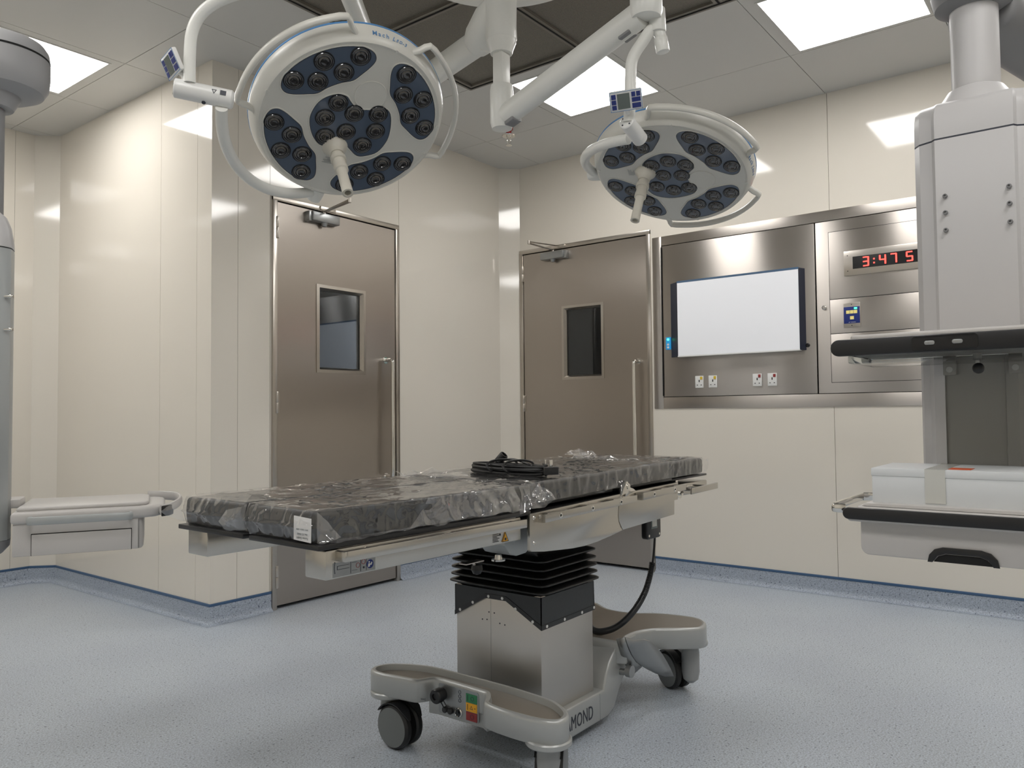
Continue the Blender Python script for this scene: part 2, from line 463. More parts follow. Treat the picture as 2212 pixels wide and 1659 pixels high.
# cove skirting: floor vinyl with painted-in shade, curved up the wall with a blue capping strip
def cove(name, pts):
    rr = .035; h = .10; t = .006
    prof = [(t, h)]+[(t+rr*(1-math.cos(a)), rr*(1-math.sin(a))) for a in [math.radians(q) for q in (0, 15, 30, 45, 60, 75, 90)]]
    P = [Vector((*p, 0)) for p in pts]
    def mitre(i, off):
        if i == 0: d = (P[1]-P[0]).normalized(); return P[0]+Vector((-d.y, d.x, 0))*off
        if i == len(P)-1: d = (P[-1]-P[-2]).normalized(); return P[-1]+Vector((-d.y, d.x, 0))*off
        a = (P[i]-P[i-1]).normalized(); b = (P[i+1]-P[i]).normalized()
        na = Vector((-a.y, a.x, 0)); nb = Vector((-b.y, b.x, 0)); m = (na+nb).normalized()
        return P[i]+m*(off/m.dot(na))
    bm = bmesh.new()
    rows = [[bm.verts.new(mitre(i, o)+Vector((0, 0, z+(.0008 if z < .001 else 0)))) for o, z in [(0, h)]+prof] for i in range(len(P))]
    for a, b in zip(rows, rows[1:]):
        for k in range(len(a)-1): bm.faces.new([a[k], a[k+1], b[k+1], b[k]])
    mb = MB(); mb._app(bm, 0)
    o = mb.build(name, M['cove'], ang=60); struct(o)
    # blue strip
    bm = bmesh.new(); pr = [(0, .114), (.005, .114), (.0085, .112), (.0085, .102), (.006, .0985), (0, .0985)]
    rows = [[bm.verts.new(mitre(i, of)+Vector((0, 0, z))) for of, z in pr] for i in range(len(P))]
    for a, b in zip(rows, rows[1:]):
        for k in range(len(a)-1): bm.faces.new([a[k], a[k+1], b[k+1], b[k]])
    mb = MB(); mb._app(bm, 0)
    return o, mb
segs = [('baseboard_right', [(XR, YN), (XR, 2.655)]),
        ('baseboard_back', [(XR, 3.838), (XR, 3.84), (XR-CH, YB), (3.831, YB)]),
        ('baseboard_return', [(2.795, YB), (XA, YB), (XA, YF-CH), (XA-CH, YF), (XL, YF), (XL, YN), (XR, YN)])]
for i, (nm, pts) in enumerate(segs):
    o, mb = cove(nm, pts)
    t = mb.build('trim_%d' % (i+1), M['trim']); struct(t, 'blue capping strip along the top of the skirting')

# ceiling tiles; the air diffuser field is left open
GX0, GX1, GY0, GY1 = 1.22, 3.60, .70, 3.085
LX = [(1.42, 2.07), (3.73, 4.375), (-.86, -.215)]
lights = [(1.42, 2.07, 4.46, 5.105), (3.73, 4.375, 2.222, 2.868), (3.73, 4.375, .707, 1.352), (3.73, 4.375, -.81, -.165),
          (-.10, .55, 4.46, 5.105), (1.42, 2.07, -.81, -.165), (-.10, .55, 2.222, 2.868), (-.10, .55, .707, 1.352), (-.10, .55, -.81, -.165)]
mb = MB(); g = .0018
xs = [XL-.05, -.91, -.15, .61, GX0, GX1, 3.65, 4.41, XR+.05]
def tiles(x0, x1, y0, y1, cx, cy):
    X = [x0]+[c for c in cx if x0 < c < x1]+[x1]; Y = [y0]+[c for c in cy if y0 < c < y1]+[y1]
    for a, b in zip(X, X[1:]):
        for c, d in zip(Y, Y[1:]): mb.box(a+g, b-g, c+g, d-g, H, H+.02, 0)
ly = [-1.62, -.86, -.1, .66, 1.42, 2.18, 2.94]
tiles(GX1+.02, XR+.05, YN-.05, 3.63, [4.41], ly)
tiles(XL-.05, GX0-.02, YN-.05, 3.63, [-.91, -.15, .61], ly)
tiles(GX0-.02, GX1+.02, YN-.05, GY0-.02, [2.13, 2.89], [-1.62, -.86, -.1])
tiles(GX0-.02, GX1+.02, GY1+.02, 3.63, [], [])
tiles(XL-.05, XR+.05, 3.63, 7.0, [-.15, .61, 1.37, 2.13, 2.89, 3.65, 4.41], [4.39, 5.15, 5.91])
mb.box(XL-.1, XR+.1, YN-.1, 7.0, H+.06, H+.1, 1)
for (a, b, c, d) in ((XL-.05, GX0-.03, YN, 7), (GX1+.03, XR+.05, YN, 7), (GX0-.03, GX1+.03, YN, GY0-.03), (GX0-.03, GX1+.03, GY1+.03, 7)):
    mb.box(a, b, c, d, H+.006, H+.03, 1)
struct(mb.build('ceiling', [M['ceil'], M['joint']], smooth=False), 'pale grey metal ceiling panels')

lab = {0: 'square recessed ceiling light at upper left of the photo above the left pendant',
       1: 'square recessed ceiling light behind the arm of the right-hand surgical lamp',
       2: 'square recessed ceiling light at upper right of the photo beside the right pendant'}
for i, (a, b, c, d) in enumerate(lights):
    t = thing('ceiling_light', lab.get(i, 'square recessed ceiling light out of view around the air diffuser'), 'ceiling light', ((a+b)/2, (c+d)/2, H), group='recessed square ceiling lights')
    w, h_ = (b-a)/2, (d-c)/2
    mb = MB()
    for q in ((-w-.012, w+.012, -h_-.012, -h_), (-w-.012, w+.012, h_, h_+.012), (-w-.012, -w, -h_, h_), (w, w+.012, -h_, h_)): mb.box(*q, -.003, .0, 0)
    mb.build('light_frame', M['ceil'], t)
    MB().box(-w, w, -h_, h_, -.002, 0, 0).build('diffuser', M['emit'], t, smooth=False)

# laminar flow air diffuser
t = thing('air_diffuser', 'dark perforated square ceiling air diffuser above the operating table', 'air vent', (0, 0, H))
gx = [GX0, 2.01, 2.80, GX1]; gy = [GY0, 1.49, 2.285, GY1]
mb = MB(); fw = .018
for x in gx: mb.box(x-fw-.004, x+fw+.004, GY0-fw, GY1+fw, -.010, .03)
for y in gy: mb.box(GX0-fw, GX1+fw, y-fw-.004, y+fw+.004, -.0105, .03)
mb.build('diffuser_frame', M['grilleframe'], t, smooth=False)
mb = MB()
for x in gx: mb.box(x-.004, x+.004, GY0, GY1, -.0135, -.009)
for y in gy: mb.box(GX0, GX1, y-.004, y+.004, -.0135, -.009)
mb.build('frame_bead', M['dark'], t, smooth=False)
for a, b in zip(gx, gx[1:]):
    for c, d in zip(gy, gy[1:]):
        MB().box(a+fw, b-fw, c+fw, d-fw, .004, .012).build('perforated_panel', M['perf'], t, smooth=False)

# sprinkler
t = thing('fire_sprinkler', 'small red and chrome sprinkler head hanging from the ceiling', 'sprinkler', (4.28, 3.325, H)); t.scale = (1.5, 1.5, 1.5)
mb = MB().cyl((0, 0, -.002), (0, 0, -.03), .013).cyl((0, 0, 0), (0, 0, -.012), .02); mb.build('red_stem', M['sprk'], t)
mb = MB().lathe([(0, 0), (.03, 0), (.032, .004), (.012, .008), (0, .008)], (0, 0, -.042)).cyl((0, 0, -.03), (0, 0, -.05), .012)
mb.build('escutcheon', M['chrome'], t)
mb = MB()
for s_ in (-1, 1): mb.tube([(s_*.010, 0, -.05), (s_*.014, 0, -.062), (s_*.006, 0, -.078), (0, 0, -.082)], .0022, 8)
mb.cyl((0, 0, -.05), (0, 0, -.08), .003).cyl((0, 0, -.082), (0, 0, -.085), .015, n=16)
mb.build('deflector', M['chrome'], t)

# ------------------------------------------------------------------ doors
def door(name, origin, xdir, ydir, wid, hinge_sign_label, wx0, wx1, wz0, wz1, hx, closer):
    """local x: from hinge side to handle side, local y: into the room, origin at floor on wall face"""
    m4 = frame_m((*origin, 0), xdir, (0, 0, 1))
    # axes: local x = xdir, local y(up)=z ; we want z up & y into room
    xd = Vector(xdir).normalized(); yd = Vector(ydir).normalized()
    m4 = Matrix.Identity(4)
    for i in range(3): m4[i][0] = xd[i]; m4[i][1] = yd[i]; m4[i][2] = (0, 0, 1)[i]; m4[i][3] = (*origin, 0)[i]
    t = bpy.data.objects.new(name, None); COL.objects.link(t); t.matrix_world = m4
    struct(t, hinge_sign_label)
    t['label'] = hinge_sign_label
    D = 2.4515; W_ = wid; fw = .032
    mb = MB()
    mb.box(0, fw, -.09, .014, 0, D, bev=.002).box(W_-fw, W_, -.09, .014, 0, D, bev=.002).box(0, W_, -.0899, .0145, D-fw, D, bev=.002)
    mb.build('door_frame', M['steel_frame'], t)
    mb = MB()
    mb.box(fw, W_-fw, -.10, -.085, 0, D-fw)
    mb.build('door_rebate', M['dark'], t, smooth=False).name = 'door_rebate'
    # leaf with window opening
    a, b = fw+.004, W_-fw-.004; z0, z1 = .022, D-fw-.006
    mb = MB()
    for (x0, x1, q0, q1) in ((a, wx0, z0, z1), (wx1, b, z0, z1), (wx0, wx1, z0, wz0), (wx0, wx1, wz1, z1)): mb.box(x0, x1, -.04, .004, q0, q1)
    mb.build('door_leaf', M['steel_door'], t, smooth=False)
    # window frame: sloping flange
    fo, fi = .012, .030
    def ring(x0, x1, q0, q1, y): return [(x0, y, q0), (x1, y, q0), (x1, y, q1), (x0, y, q1)]
    mb = MB()
    mb.loft([ring(wx0-fo, wx1+fo, wz0-fo, wz1+fo, .004), ring(wx0-fo, wx1+fo, wz0-fo, wz1+fo, .010), ring(wx0+.008, wx1-.008, wz0+.008, wz1-.008, .013),
             ring(wx0+.022, wx1-.022, wz0+.022, wz1-.022, -.012), ring(wx0+.022, wx1-.022, wz0+.022, wz1-.022, -.03)], cap=False)
    mb.build('window_frame', M['steel_frame'], t, ang=20)
    MB().box(wx0+.01, wx1-.01, -.024, -.018, wz0+.01, wz1-.01).build('window_pane', M['pane'], t, smooth=False)
    # hinges
    for hz in (.19, 1.215, 2.26):
        mb = MB().cyl((.030, .014, hz-.065), (.030, .014, hz-.001), .008, bev=.002).cyl((.030, .014, hz+.001), (.030, .014, hz+.065), .008, bev=.002)
        mb.box(.030, .046, .003, .010, hz-.063, hz+.063)
        mb.build('hinge', M['steel_plate'], t)
    # tall pull handle
    mb = MB(); y = .075
    zt, zb = 1.505, .72
    mb.tube([(hx, .004, zt), (hx, y-.03, zt), (hx, y-.008, zt-.006), (hx, y, zt-.028), (hx, y, zt-.2), (hx, y, zb+.2), (hx, y, zb+.028), (hx, y-.008, zb+.006), (hx, y-.03, zb), (hx, .004, zb)], .0135, 16, smooth=5)
    for q in (zt, zb): mb.cyl((hx, .004, q), (hx, .008, q), .022)
    mb.build('pull_handle', M['chrome'], t)
    # closer
    cx0, cx1 = closer
    mb = MB().box(cx0, cx1, .006, .060, 2.340, 2.398, bev=.006)
    bx_ = (cx0-.022, cx0) if closer_dir > 0 else (cx1, cx1+.022)
    mb.box(*bx_, .004, .048, 2.335, 2.396, bev=.003)
    mb.cyl(((cx0+cx1)/2, .035, 2.342), ((cx0+cx1)/2, .035, 2.318), .022, .014)
    c = mb.build('door_closer', M['alu'], t)
    mb = MB(); xm = (cx0+cx1)/2
    ex_, ey_ = xm-.03, .31
    mb.tube([(xm, .032, 2.412), (ex_, ey_, 2.424)], .0105, 8, smooth=0, flat=(.45, 1.2))
    mb.tube([(ex_, ey_, 2.436), (xm+.045, .025, 2.440)], .0095, 8, smooth=0, flat=(.45, 1.2))
    mb.cyl((xm, .032, 2.39), (xm, .032, 2.418), .011).cyl((ex_, ey_, 2.418), (ex_, ey_, 2.444), .010)
    mb.box(xm-.02, xm+.10, .012, .026, 2.425, 2.45, bev=.002)
    mb.build('closer_arm', M['steel_plate'], c)
    return t
closer_dir = 1
door('door_1', (2.797, YB), (1, 0, 0), (0, -1, 0), 3.828-2.797, 'left brushed stainless steel door with a small window', .335, .713, 1.415, 1.945, .905, (.257, .468))
closer_dir = -1
door('door_2', (XR, 3.838), (0, -1, 0), (-1, 0, 0), 3.838-2.659, 'right brushed stainless steel door with a small window', .416, .770, 1.405, 1.955, 1.07, (.239, .454)).name = 'door_2'
# dim rooms behind the doors
mb = MB().box(2.45, 4.8, 4.07, 5.9, -.05, 0).box(2.45, 4.8, 5.8, 5.9, 0, 3).box(2.45, 2.5, 4.07, 5.9, 0, 3).box(4.75, 4.8, 4.07, 5.9, 0, 3).box(2.45, 4.8, 4.07, 5.9, 2.9, 3)
struct(mb.build('wall_corridor', mat('corridor_wall', (.32, .38, .46), .7), smooth=False), 'dim blue-grey corridor seen through the left door window')
mb = MB().box(5.2, 6.8, 2.2, 4.4, -.05, 0).box(6.7, 6.8, 2.2, 4.4, 0, 3).box(5.2, 6.8, 2.2, 2.25, 0, 3).box(5.2, 6.8, 4.35, 4.4, 0, 3).box(5.2, 6.8, 2.2, 4.4, 2.9, 3)
struct(mb.build('wall_store', mat('store_wall', (.12, .11, .09), .7), smooth=False), 'dark store room seen through the right door window')
def area(name, loc, size, e, col, rot=(0, 0, 0)):
    l = bpy.data.lights.new(name, 'AREA'); l.size = size; l.energy = e; l.color = col
    o = bpy.data.objects.new(name, l); COL.objects.link(o); o.location = loc; o.rotation_euler = rot; return o
area('corridor_fill', (4.2, 5.3, 2.85), .3, .7, (.75, .85, 1))  # added area light that lifts the corridor a little, no fixture there
area('store_fill', (6.4, 3.9, 2.85), .3, .12, (1, .95, .8))  # weaker area light added for the store room, no fixture either

# ------------------------------------------------------------------ stainless equipment panel on the right wall
def wl(y, z, d=0): return (XR-d, y, z)
PT = Matrix(((0, -1, 0, XR), (-1, 0, 0, 0), (0, 0, 1, 0), (0, 0, 0, 1)))   # local x -> -world y ; local y -> into room ; z up
t = thing('equipment_panel', 'large stainless steel recessed equipment panel on the right wall', 'wall panel', (XR, 0, 0))
t.matrix_world = PT
y0, y1, z0, z1 = -2.644, -.37, 1.160, 2.388
a, b, c, d = -2.572, -.442, 1.240, 2.322
mb = MB()
mb.box(y0, a, -.01, .006, z0, z1, bev=.002).box(b, y1, -.01, .006, z0, z1, bev=.002).box(a, b, -.0101, .006, z0, c, bev=.002).box(a, b, -.0102, .006, d, z1, bev=.002)
mb.build('panel_frame', M['steel_panel'], t)
MB().box(a-.01, b+.01, -.03, -.014, c-.01, d+.01).build('panel_recess', M['dark'], t, smooth=False)
lf = MB().box(a+.004, -1.509, -.014, .004, c+.004, d-.004, bev=.0015).build('left_door', M['steel_panel'], t)
rf = MB().box(-1.501, b-.004, -.014, .004, c+.004, d-.004, bev=.0015).build('right_door', M['steel_panel'], t)
for (q0, q1) in ((1.311, 1.609), (1.613, 1.823), (1.827, 2.246)):
    MB().box(-1.421, -.52, .0035, .0055, q0, q1, bev=.0008).build('inner_plate', M['steel_panel'], rf)
MB().box(-1.4235, -.5175, .0038, .0042, 1.3085, 2.2485).build('plate_gap', M['dark'], rf, smooth=False)
MB().lathe([(0, 0), (.013, 0), (.013, .006), (.009, .009), (0, .009)], (-1.457, .004, 1.779), (0, 1, 0)).build('cam_lock', M['chrome'], rf)
MB().lathe([(0, 0), (.013, 0), (.013, .008), (.009, .011), (0, .011)], (-1.561, .004, 1.550), (0, 1, 0)).build('black_lock', M['blackgloss'], lf)
MB().box(a-.004, a+.002, .004, .009, 1.25, 2.31).build('left_seal', M['dark'], lf, smooth=False)

# film viewer
t = thing('film_viewer', 'white backlit film viewer box with dark side frames on the steel panel', 'x-ray viewer'); t.matrix_world = PT
vx0, vx1, vz0, vz1 = -2.505, -1.585, 1.520, 2.040
hb = MB().prism([(vx0, .005), (vx0+.078, .062), (-1.592, .062), (-1.571, .005)], vz0, vz1, 'z', bev=0).build('viewer_housing', M['navyframe'], t, smooth=False)
MB().box(vx0+.080, -1.594, .062, .066, vz0+.004, vz1-.010).build('viewer_screen', M['viewer'], t, smooth=False)
MB().box(vx0+.078, -1.592, .005, .066, vz1-.010, vz1+.004).build('top_edge', M['blueframe'], t, smooth=False)
MB().box(vx0+.078, -1.592, .03, .068, vz0-.004, vz0+.004).build('bottom_edge', M['sock'], t, smooth=False)
sw = MB().box(-2.545, -2.507, .004, .012, 1.577, 1.664, bev=.002).build('switch_plate', M['cyan'], t)
for z_, mt in ((1.648, 'gled'), (1.612, 'sock'), (1.592, 'sock')): MB().cyl((-2.526, .012, z_), (-2.526, .015, z_), .008, n=16).build('switch_key', M[mt], sw)

# sockets
for i, (px, rocker, lb) in enumerate(((-2.327, 'yellow', 'white power socket with yellow switch, far left of the four'), (-2.229, 'yellow', 'white power socket with yellow switch, second from left'),
                                      (-1.921, 'red', 'white power socket with red switch, third from left'), (-1.822, 'red', 'white power socket with red switch, far right of the four'))):
    t = thing('power_socket', lb, 'power socket', group='white wall sockets under the film viewer'); t.matrix_world = PT @ Matrix.Translation((px+.03, .004, 1.341))
    MB().box(-.030, .030, 0, .008, -.041, .041, bev=.002).build('face_plate', M['sock'], t)
    mb = MB().box(-.0035, .0035, .0075, .0085, -.002, .014).box(-.018, -.010, .0075, .0085, -.024, -.019).box(.010, .018, .0075, .0085, -.024, -.019)
    mb.build('socket_hole', M['dark'], t, smooth=False)
    MB().box(.008, .024, .008, .012, .016, .036, bev=.001).build('rocker_switch', M['yellow' if rocker == 'yellow' else 'red'], t)

# clock
t = thing('digital_clock', 'red LED digital clock reading 3:47 57 in the steel panel', 'clock'); t.matrix_world = PT
MB().box(-1.332, -.72, .005, .012, 1.962, 2.114, bev=.0015).build('clock_bezel', M['steel_plate'], t)
MB().box(-1.28, -.77, .011, .0135, 2.000, 2.075).build('clock_display', M['blackgloss'], t, smooth=False)
mb = MB()
for zz in (1.99, 2.085): mb.cyl((-1.31, .012, zz), (-1.31, .013, zz), .003, n=10)
mb.build('screw', M['dark'], t)
SEG = {'3': 'abgcd', '4': 'fgbc', '7': 'abc', '5': 'afgcd'}
def digit(ch, x, z, w=.030, h=.052):
    mb = MB(); s_ = .004
    def dots(p, q, n=6):
        for i in range(n):
            f = (i+.5)/n; X = p[0]+(q[0]-p[0])*f; Z = p[1]+(q[1]-p[1])*f
            mb.box(X-s_*.95, X+s_*.95, .0135, .0150, Z-s_*.8, Z+s_*.8)
    L, R_, T_, B_, Mi = x, x+w, z+h/2, z-h/2, z
    for sg in SEG[ch]:
        if sg == 'a': dots((L, T_), (R_, T_), 4)
        if sg == 'd': dots((L, B_), (R_, B_), 4)
        if sg == 'g': dots((L, Mi), (R_, Mi), 4)
        if sg == 'b': dots((R_, T_), (R_, Mi))
        if sg == 'c': dots((R_, Mi), (R_, B_))
        if sg == 'f': dots((L, T_), (L, Mi))
        if sg == 'e': dots((L, Mi), (L, B_))
    mb.build('led_digit', M['led'], t, smooth=False)
zc = 2.038
for ch, x in (('3', -1.220), ('4', -1.125), ('7', -1.065), ('5', -.978), ('7', -.912)): digit(ch, x, zc)
mb = MB().box(-1.162, -1.154, .0135, .015, zc+.006, zc+.014).box(-1.162, -1.154, .0135, .015, zc-.018, zc-.010)
mb.build('led_colon', M['led'], t, smooth=False)

# small control unit
t = thing('control_unit', 'small navy blue wall controller with yellow keys below the clock', 'control panel'); t.matrix_world = PT
MB().box(-1.342, -1.245, .0055, .009, 1.644, 1.795, bev=.001).build('mounting_plate', M['steel_plate'], t)
MB().box(-1.340, -1.247, .009, .012, 1.668, 1.770, bev=.001).build('navy_face', M['navy'], t)
for x in (-1.325, -1.303, -1.281): MB().box(x, x+.020, .012, .014, 1.728, 1.748).build('key', M['ybtn'], t, smooth=False)
MB().box(-1.303, -1.281, .012, .014, 1.692, 1.712).build('key', M['ybtn'], t, smooth=False)
MB().box(-1.278, -1.262, .012, .015, 1.754, 1.764).build('indicator_lamp', M['gled'], t, smooth=False)
mb = MB().mesh(text_mesh('AT TOUCH', .008), 0, xf=frame_m((-1.312, .0122, 1.672), (1, 0, 0), (0, 0, 1)))
mb.build('lettering', M['sock'], t, smooth=False)
mb = MB().cyl((-1.294, .009, 1.655), (-1.294, .010, 1.655), .003, n=10).cyl((-1.294, .009, 1.784), (-1.294, .010, 1.784), .003, n=10)
mb.build('screw', M['dark'], t)

#PART2

# ------------------------------------------------------------------ surgical lamps
HUB = (2.45, 1.937)
def lens_profile(mb_cup, mb_dome, x, y, r=.0318):
    # black reflector cup with rings, clear stepped dome standing proud of the pane
    mb_cup.lathe([(r, .0002), (r, .0016), (r*.965, .0020), (r*.93, .0010), (r*.88, .0010), (0, .0010)], (x, y, .001), n=28)
    mb_dome.lathe([(r*.90, .0010), (r*.86, .0034), (r*.80, .0040), (r*.76, .0022), (r*.66, .0048), (r*.60, .0052), (r*.55, .0030), (r*.46, .0060), (r*.40, .0078), (r*.33, .0080), (r*.29, .0058), (r*.18, .0052), (0, .0050)], (x, y, .001), n=28)
POD = [(.160, -21), (.157, -8), (.157, 8), (.160, 21), (.181, 29), (.215, 36), (.240, 37.5), (.260, 34.5), (.2715, 27), (.274, 14), (.274, 0), (.274, -14), (.2715, -27), (.260, -34.5), (.240, -37.5), (.215, -36), (.181, -29)]
MID = [(.053, -.126), (.019, -.142), (-.022, -.146), (-.054, -.135), (-.078, -.114), (-.088, -.088), (-.080, -.066), (-.073, -.038), (-.082, -.010), (-.108, .016), (-.124, .040), (-.116, .068), (-.078, .101), (-.032, .124), (.021, .127), (.056, .104), (.072, .079), (.065, .045), (.057, .015), (.065, -.014), (.091, -.030), (.104, -.050), (.088, -.089)]
MID = [(a+.015, b+.010) for a, b in MID]
MIDL = [(-.040, -.086), (.027, -.087), (.083, -.045), (.031, 0), (-.038, -.021), (-.080, .044), (-.025, .078), (.043, .077)]

def lamp_head(root, C, n, phi, band_text_ang):
    n = Vector(n).normalized(); C = Vector(C)
    u = Vector((0, 0, 1)).cross(n).normalized(); v = n.cross(u)
    p = math.radians(phi); X = u*math.cos(p)+v*math.sin(p)
    m4 = frame_m(C, X, n.cross(X))                  # local z = n, out of the face
    base = root.matrix_world.copy() if root.matrix_world != Matrix.Identity(4) else Matrix.Translation(root.location)
    ml = Matrix.Translation(-Vector(root.location)) @ m4
    R = .292
    # body: face ring, flared side band, domed back
    mb = MB().lathe([(0, -.012), (R-.012, -.012), (R-.012, -.001), (R-.004, .0015), (R+.001, -.002), (R+.010, -.016), (R+.019, -.036), (R+.021, -.048), (R+.021, -.056)], (0, 0, 0), n=96)
    mb.lathe([(R+.021, -.062), (R+.012, -.074), (R-.03, -.094), (R-.10, -.112), (R-.2, -.120), (0, -.122)], (0, 0, 0), n=96)
    head = mb.build('lamp_head', M['white'], root, mat4=ml, ang=40)
    def sub(mbx, name, mats, **k): return mbx.build(name, mats, head, **k)
    sub(MB().lathe([(R+.0205, -.055), (R+.0225, -.056), (R+.0225, -.062), (R+.0205, -.063)], (0, 0, 0), n=96), 'blue_band', M['blue'])
    # face plate: disc, with panes set in shallow rimmed wells
    sub(MB().lathe([(0, -.001), (R-.008, -.001), (R-.008, -.004), (0, -.004)], (0, 0, 0), n=96), 'face_plate', M['white'], ang=20)
    def pane(poly, name):
        P = smooth2(poly, 4)
        cx = sum(a for a, b in P)/len(P); cy = sum(b for a, b in P)/len(P)
        def off(d):
            out = []
            N = len(P)
            for i in range(N):
                a = Vector(P[i-1]); b = Vector(P[(i+1) % N]); t_ = (b-a).normalized(); nn = Vector((t_.y, -t_.x))
                out.append((P[i][0]+nn.x*d, P[i][1]+nn.y*d))
            return out
        area2 = sum(P[i-1][0]*P[i][1]-P[i][0]*P[i-1][1] for i in range(len(P)))
        sg = 1 if area2 > 0 else -1
        mb = MB()
        r_ = lambda d, z: [(a, b, z) for a, b in off(d*sg)]
        mb.loft([r_(.0050, -.001), r_(.0042, .0018), (r_(.0018, .0022)), r_(.0, .0004)], cap=False)
        rim = sub(mb, 'window_rim', M['white'])
        mb = MB().poly([(a, b, .0006) for a, b in off(.0008*sg)]); mb.bm.normal_update()
        pn = sub(mb, name, M['lens_pane'], smooth=False)
        mb = MB().loft([r_(.0012, .0009), r_(-.0012, .0009)], cap=False)
        sub(mb, 'window_seal', M['black'], smooth=False)
    lens = []
    for k in range(4):
        c0 = 58+90*k
        pane([(r*math.cos(math.radians(c0+a)), r*math.sin(math.radians(c0+a))) for r, a in POD], 'lens_window')
        for r, a in ((.2425, -26), (.2425, 0), (.2425, 26), (.192, -12.5), (.192, 12.5)):
            lens.append((r*math.cos(math.radians(c0+a)), r*math.sin(math.radians(c0+a))))
    pane(MID, 'lens_window')
    lens += MIDL
    for x, y in lens:
        c = MB(); d = MB(); lens_profile(c, d, x, y)
        co_ = c.build('lens_cup', M['lens_ring'], head)
        d.build('lens', M['lens'], head, ang=25)
    # blank round cap and sterile handle
    sub(MB().lathe([(.052, -.001), (.052, .001), (.0505, .0018), (.049, .0006), (0, .0006)], (-.118, -.018, 0), n=48), 'round_cover', M['white'])
    hx, hy = .100, .008
    mb = MB().lathe([(.042, -.001), (.040, .004), (.030, .016), (.0245, .028), (.0230, .040), (.0190, .040), (.0185, .056), (.0255, .057), (.0255, .072), (.0200, .073), (.0205, .098), (.0225, .100), (.0225, .118), (.0178, .120)], (hx, hy, 0), n=40)
    mb.lathe([(.0178, .120), (.0165, .135), (.0172, .22), (.0178, .226), (.0120, .2265), (.0100, .224), (.0100, .200), (0, .200)], (hx, hy, 0), n=40)
    sub(mb, 'sterile_handle', M['beige'], ang=30)
    # grip bars, 120 degrees apart; the yoke pivot takes the third place
    for c0 in (256.5, 137.0):
        pts = []
        A = math.radians(c0); hw = 37
        def pt(r, a, z): return (r*math.cos(A+math.radians(a)), r*math.sin(A+math.radians(a)), z)
        pts = [pt(R+.004, -hw-5, -.028), pt(R+.03, -hw-2, -.026)]
        pts += [pt(.352, -hw+2*hw*i/10, -.024) for i in range(11)]
        pts += [pt(R+.03, hw+2, -.026), pt(R+.004, hw+5, -.028)]
        sub(MB().tube(pts, .0115, 14, smooth=2, flat=(1.15, .8)), 'grip_bar', M['white'])
    # small screws in the face
    mb = MB()
    for a in (100, 190, 280, 10, 33, 123): mb.cyl(((R-.006)*math.cos(math.radians(a)), (R-.006)*math.sin(math.radians(a)), -.001), ((R-.006)*math.cos(math.radians(a)), (R-.006)*math.sin(math.radians(a)), .002), .006, .005, n=16)
    sub(mb, 'face_screw', M['white'])
    # printed data plate beside the handle
    tm = frame_m((.158, .040, .0012), (math.cos(math.radians(-72)), math.sin(math.radians(-72)), 0), (math.cos(math.radians(18)), math.sin(math.radians(18)), 0))
    mb = MB()
    for j, (s0, wd) in enumerate(((.0, .036), (.0, .030), (.0, .034), (.0, .022), (.004, .03))): mb.box(s0, wd, j*-.0052, j*-.0052+.0016, 0, .0004, xf=tm)
    mb2 = MB()
    sub(mb, 'printed_lines', M['alu'], smooth=False)
    mb = MB()
    for (x0, x1, y0, y1) in ((.0, .038, -.075, -.0742), (.0, .038, -.033, -.0322), (0, .0008, -.075, -.033), (.0375, .0383, -.075, -.033)): mb.box(x0, x1, y0, y1, 0, .0004, xf=tm)
    for j in range(6): mb.box(.004, .034 if j % 2 else .022, -.038-j*.006, -.0365-j*.006, 0, .0004, xf=tm)
    sub(mb, 'data_plate', M['print'], smooth=False)
    mb = MB(); mk = MB()
    for (x, y) in ((.006, -.087), (.006, -.101), (.023, -.089)): mb.lathe([(.0062, 0), (.0062, .0005), (.0035, .0005), (.0035, 0)], tm @ Vector((x, y, 0)), n=20)
    mb.cyl(tm @ Vector((.006, -.101, 0)), tm @ Vector((.006, -.101, .0005)), .003, n=16)
    sub(mb, 'warning_symbol', M['print'], smooth=False)
    mb = MB().lathe([(.0058, 0), (.0058, .0005), (.0044, .0005), (.0044, 0)], tm @ Vector((.040, -.092, 0)), n=20).cyl(tm @ Vector((.040, -.092, 0)), tm @ Vector((.040, -.092, .0005)), .0015, n=12)
    sub(mb, 'laser_symbol', M['orange_l'], smooth=False)
    # name on the side band (letters follow the rim)
    A0 = band_text_ang
    mb = MB()
    def put(ch, s_, size, mtxt=0, sh=0):
        a = A0-s_/(R+.012)
        rad = Vector((math.cos(a), math.sin(a), 0)); tan = Vector((math.sin(a), -math.cos(a), 0))
        slope = (rad*.42+Vector((0, 0, -1))*.91).normalized()     # down the band, towards the back
        o = rad*(R+.0138)+Vector((0, 0, -.0228))
        me = text_mesh(ch, size, .0003, shear=sh, bold=.0002)
        # letters read from outside: right = tan, up = towards the back
        xf = frame_m(o-slope*size*.2, tan, slope)
        mb.mesh(me, 0, xf=xf)
    s_ = 0
    for ch, w in (('M', .0185), ('a', .0125), ('c', .0125), ('h', .0200)):
        put(ch, s_, .020); s_ += w
    for ch, w, sz in (('L', .0135, .020), ('E', .0105, .014), ('D', .0115, .014), ('-', .0075, .016), ('3', .012, .016)):
        put(ch, s_, sz, sh=.35); s_ += w
    sub(mb, 'name_lettering', M['printb'], smooth=False)
    return head, m4

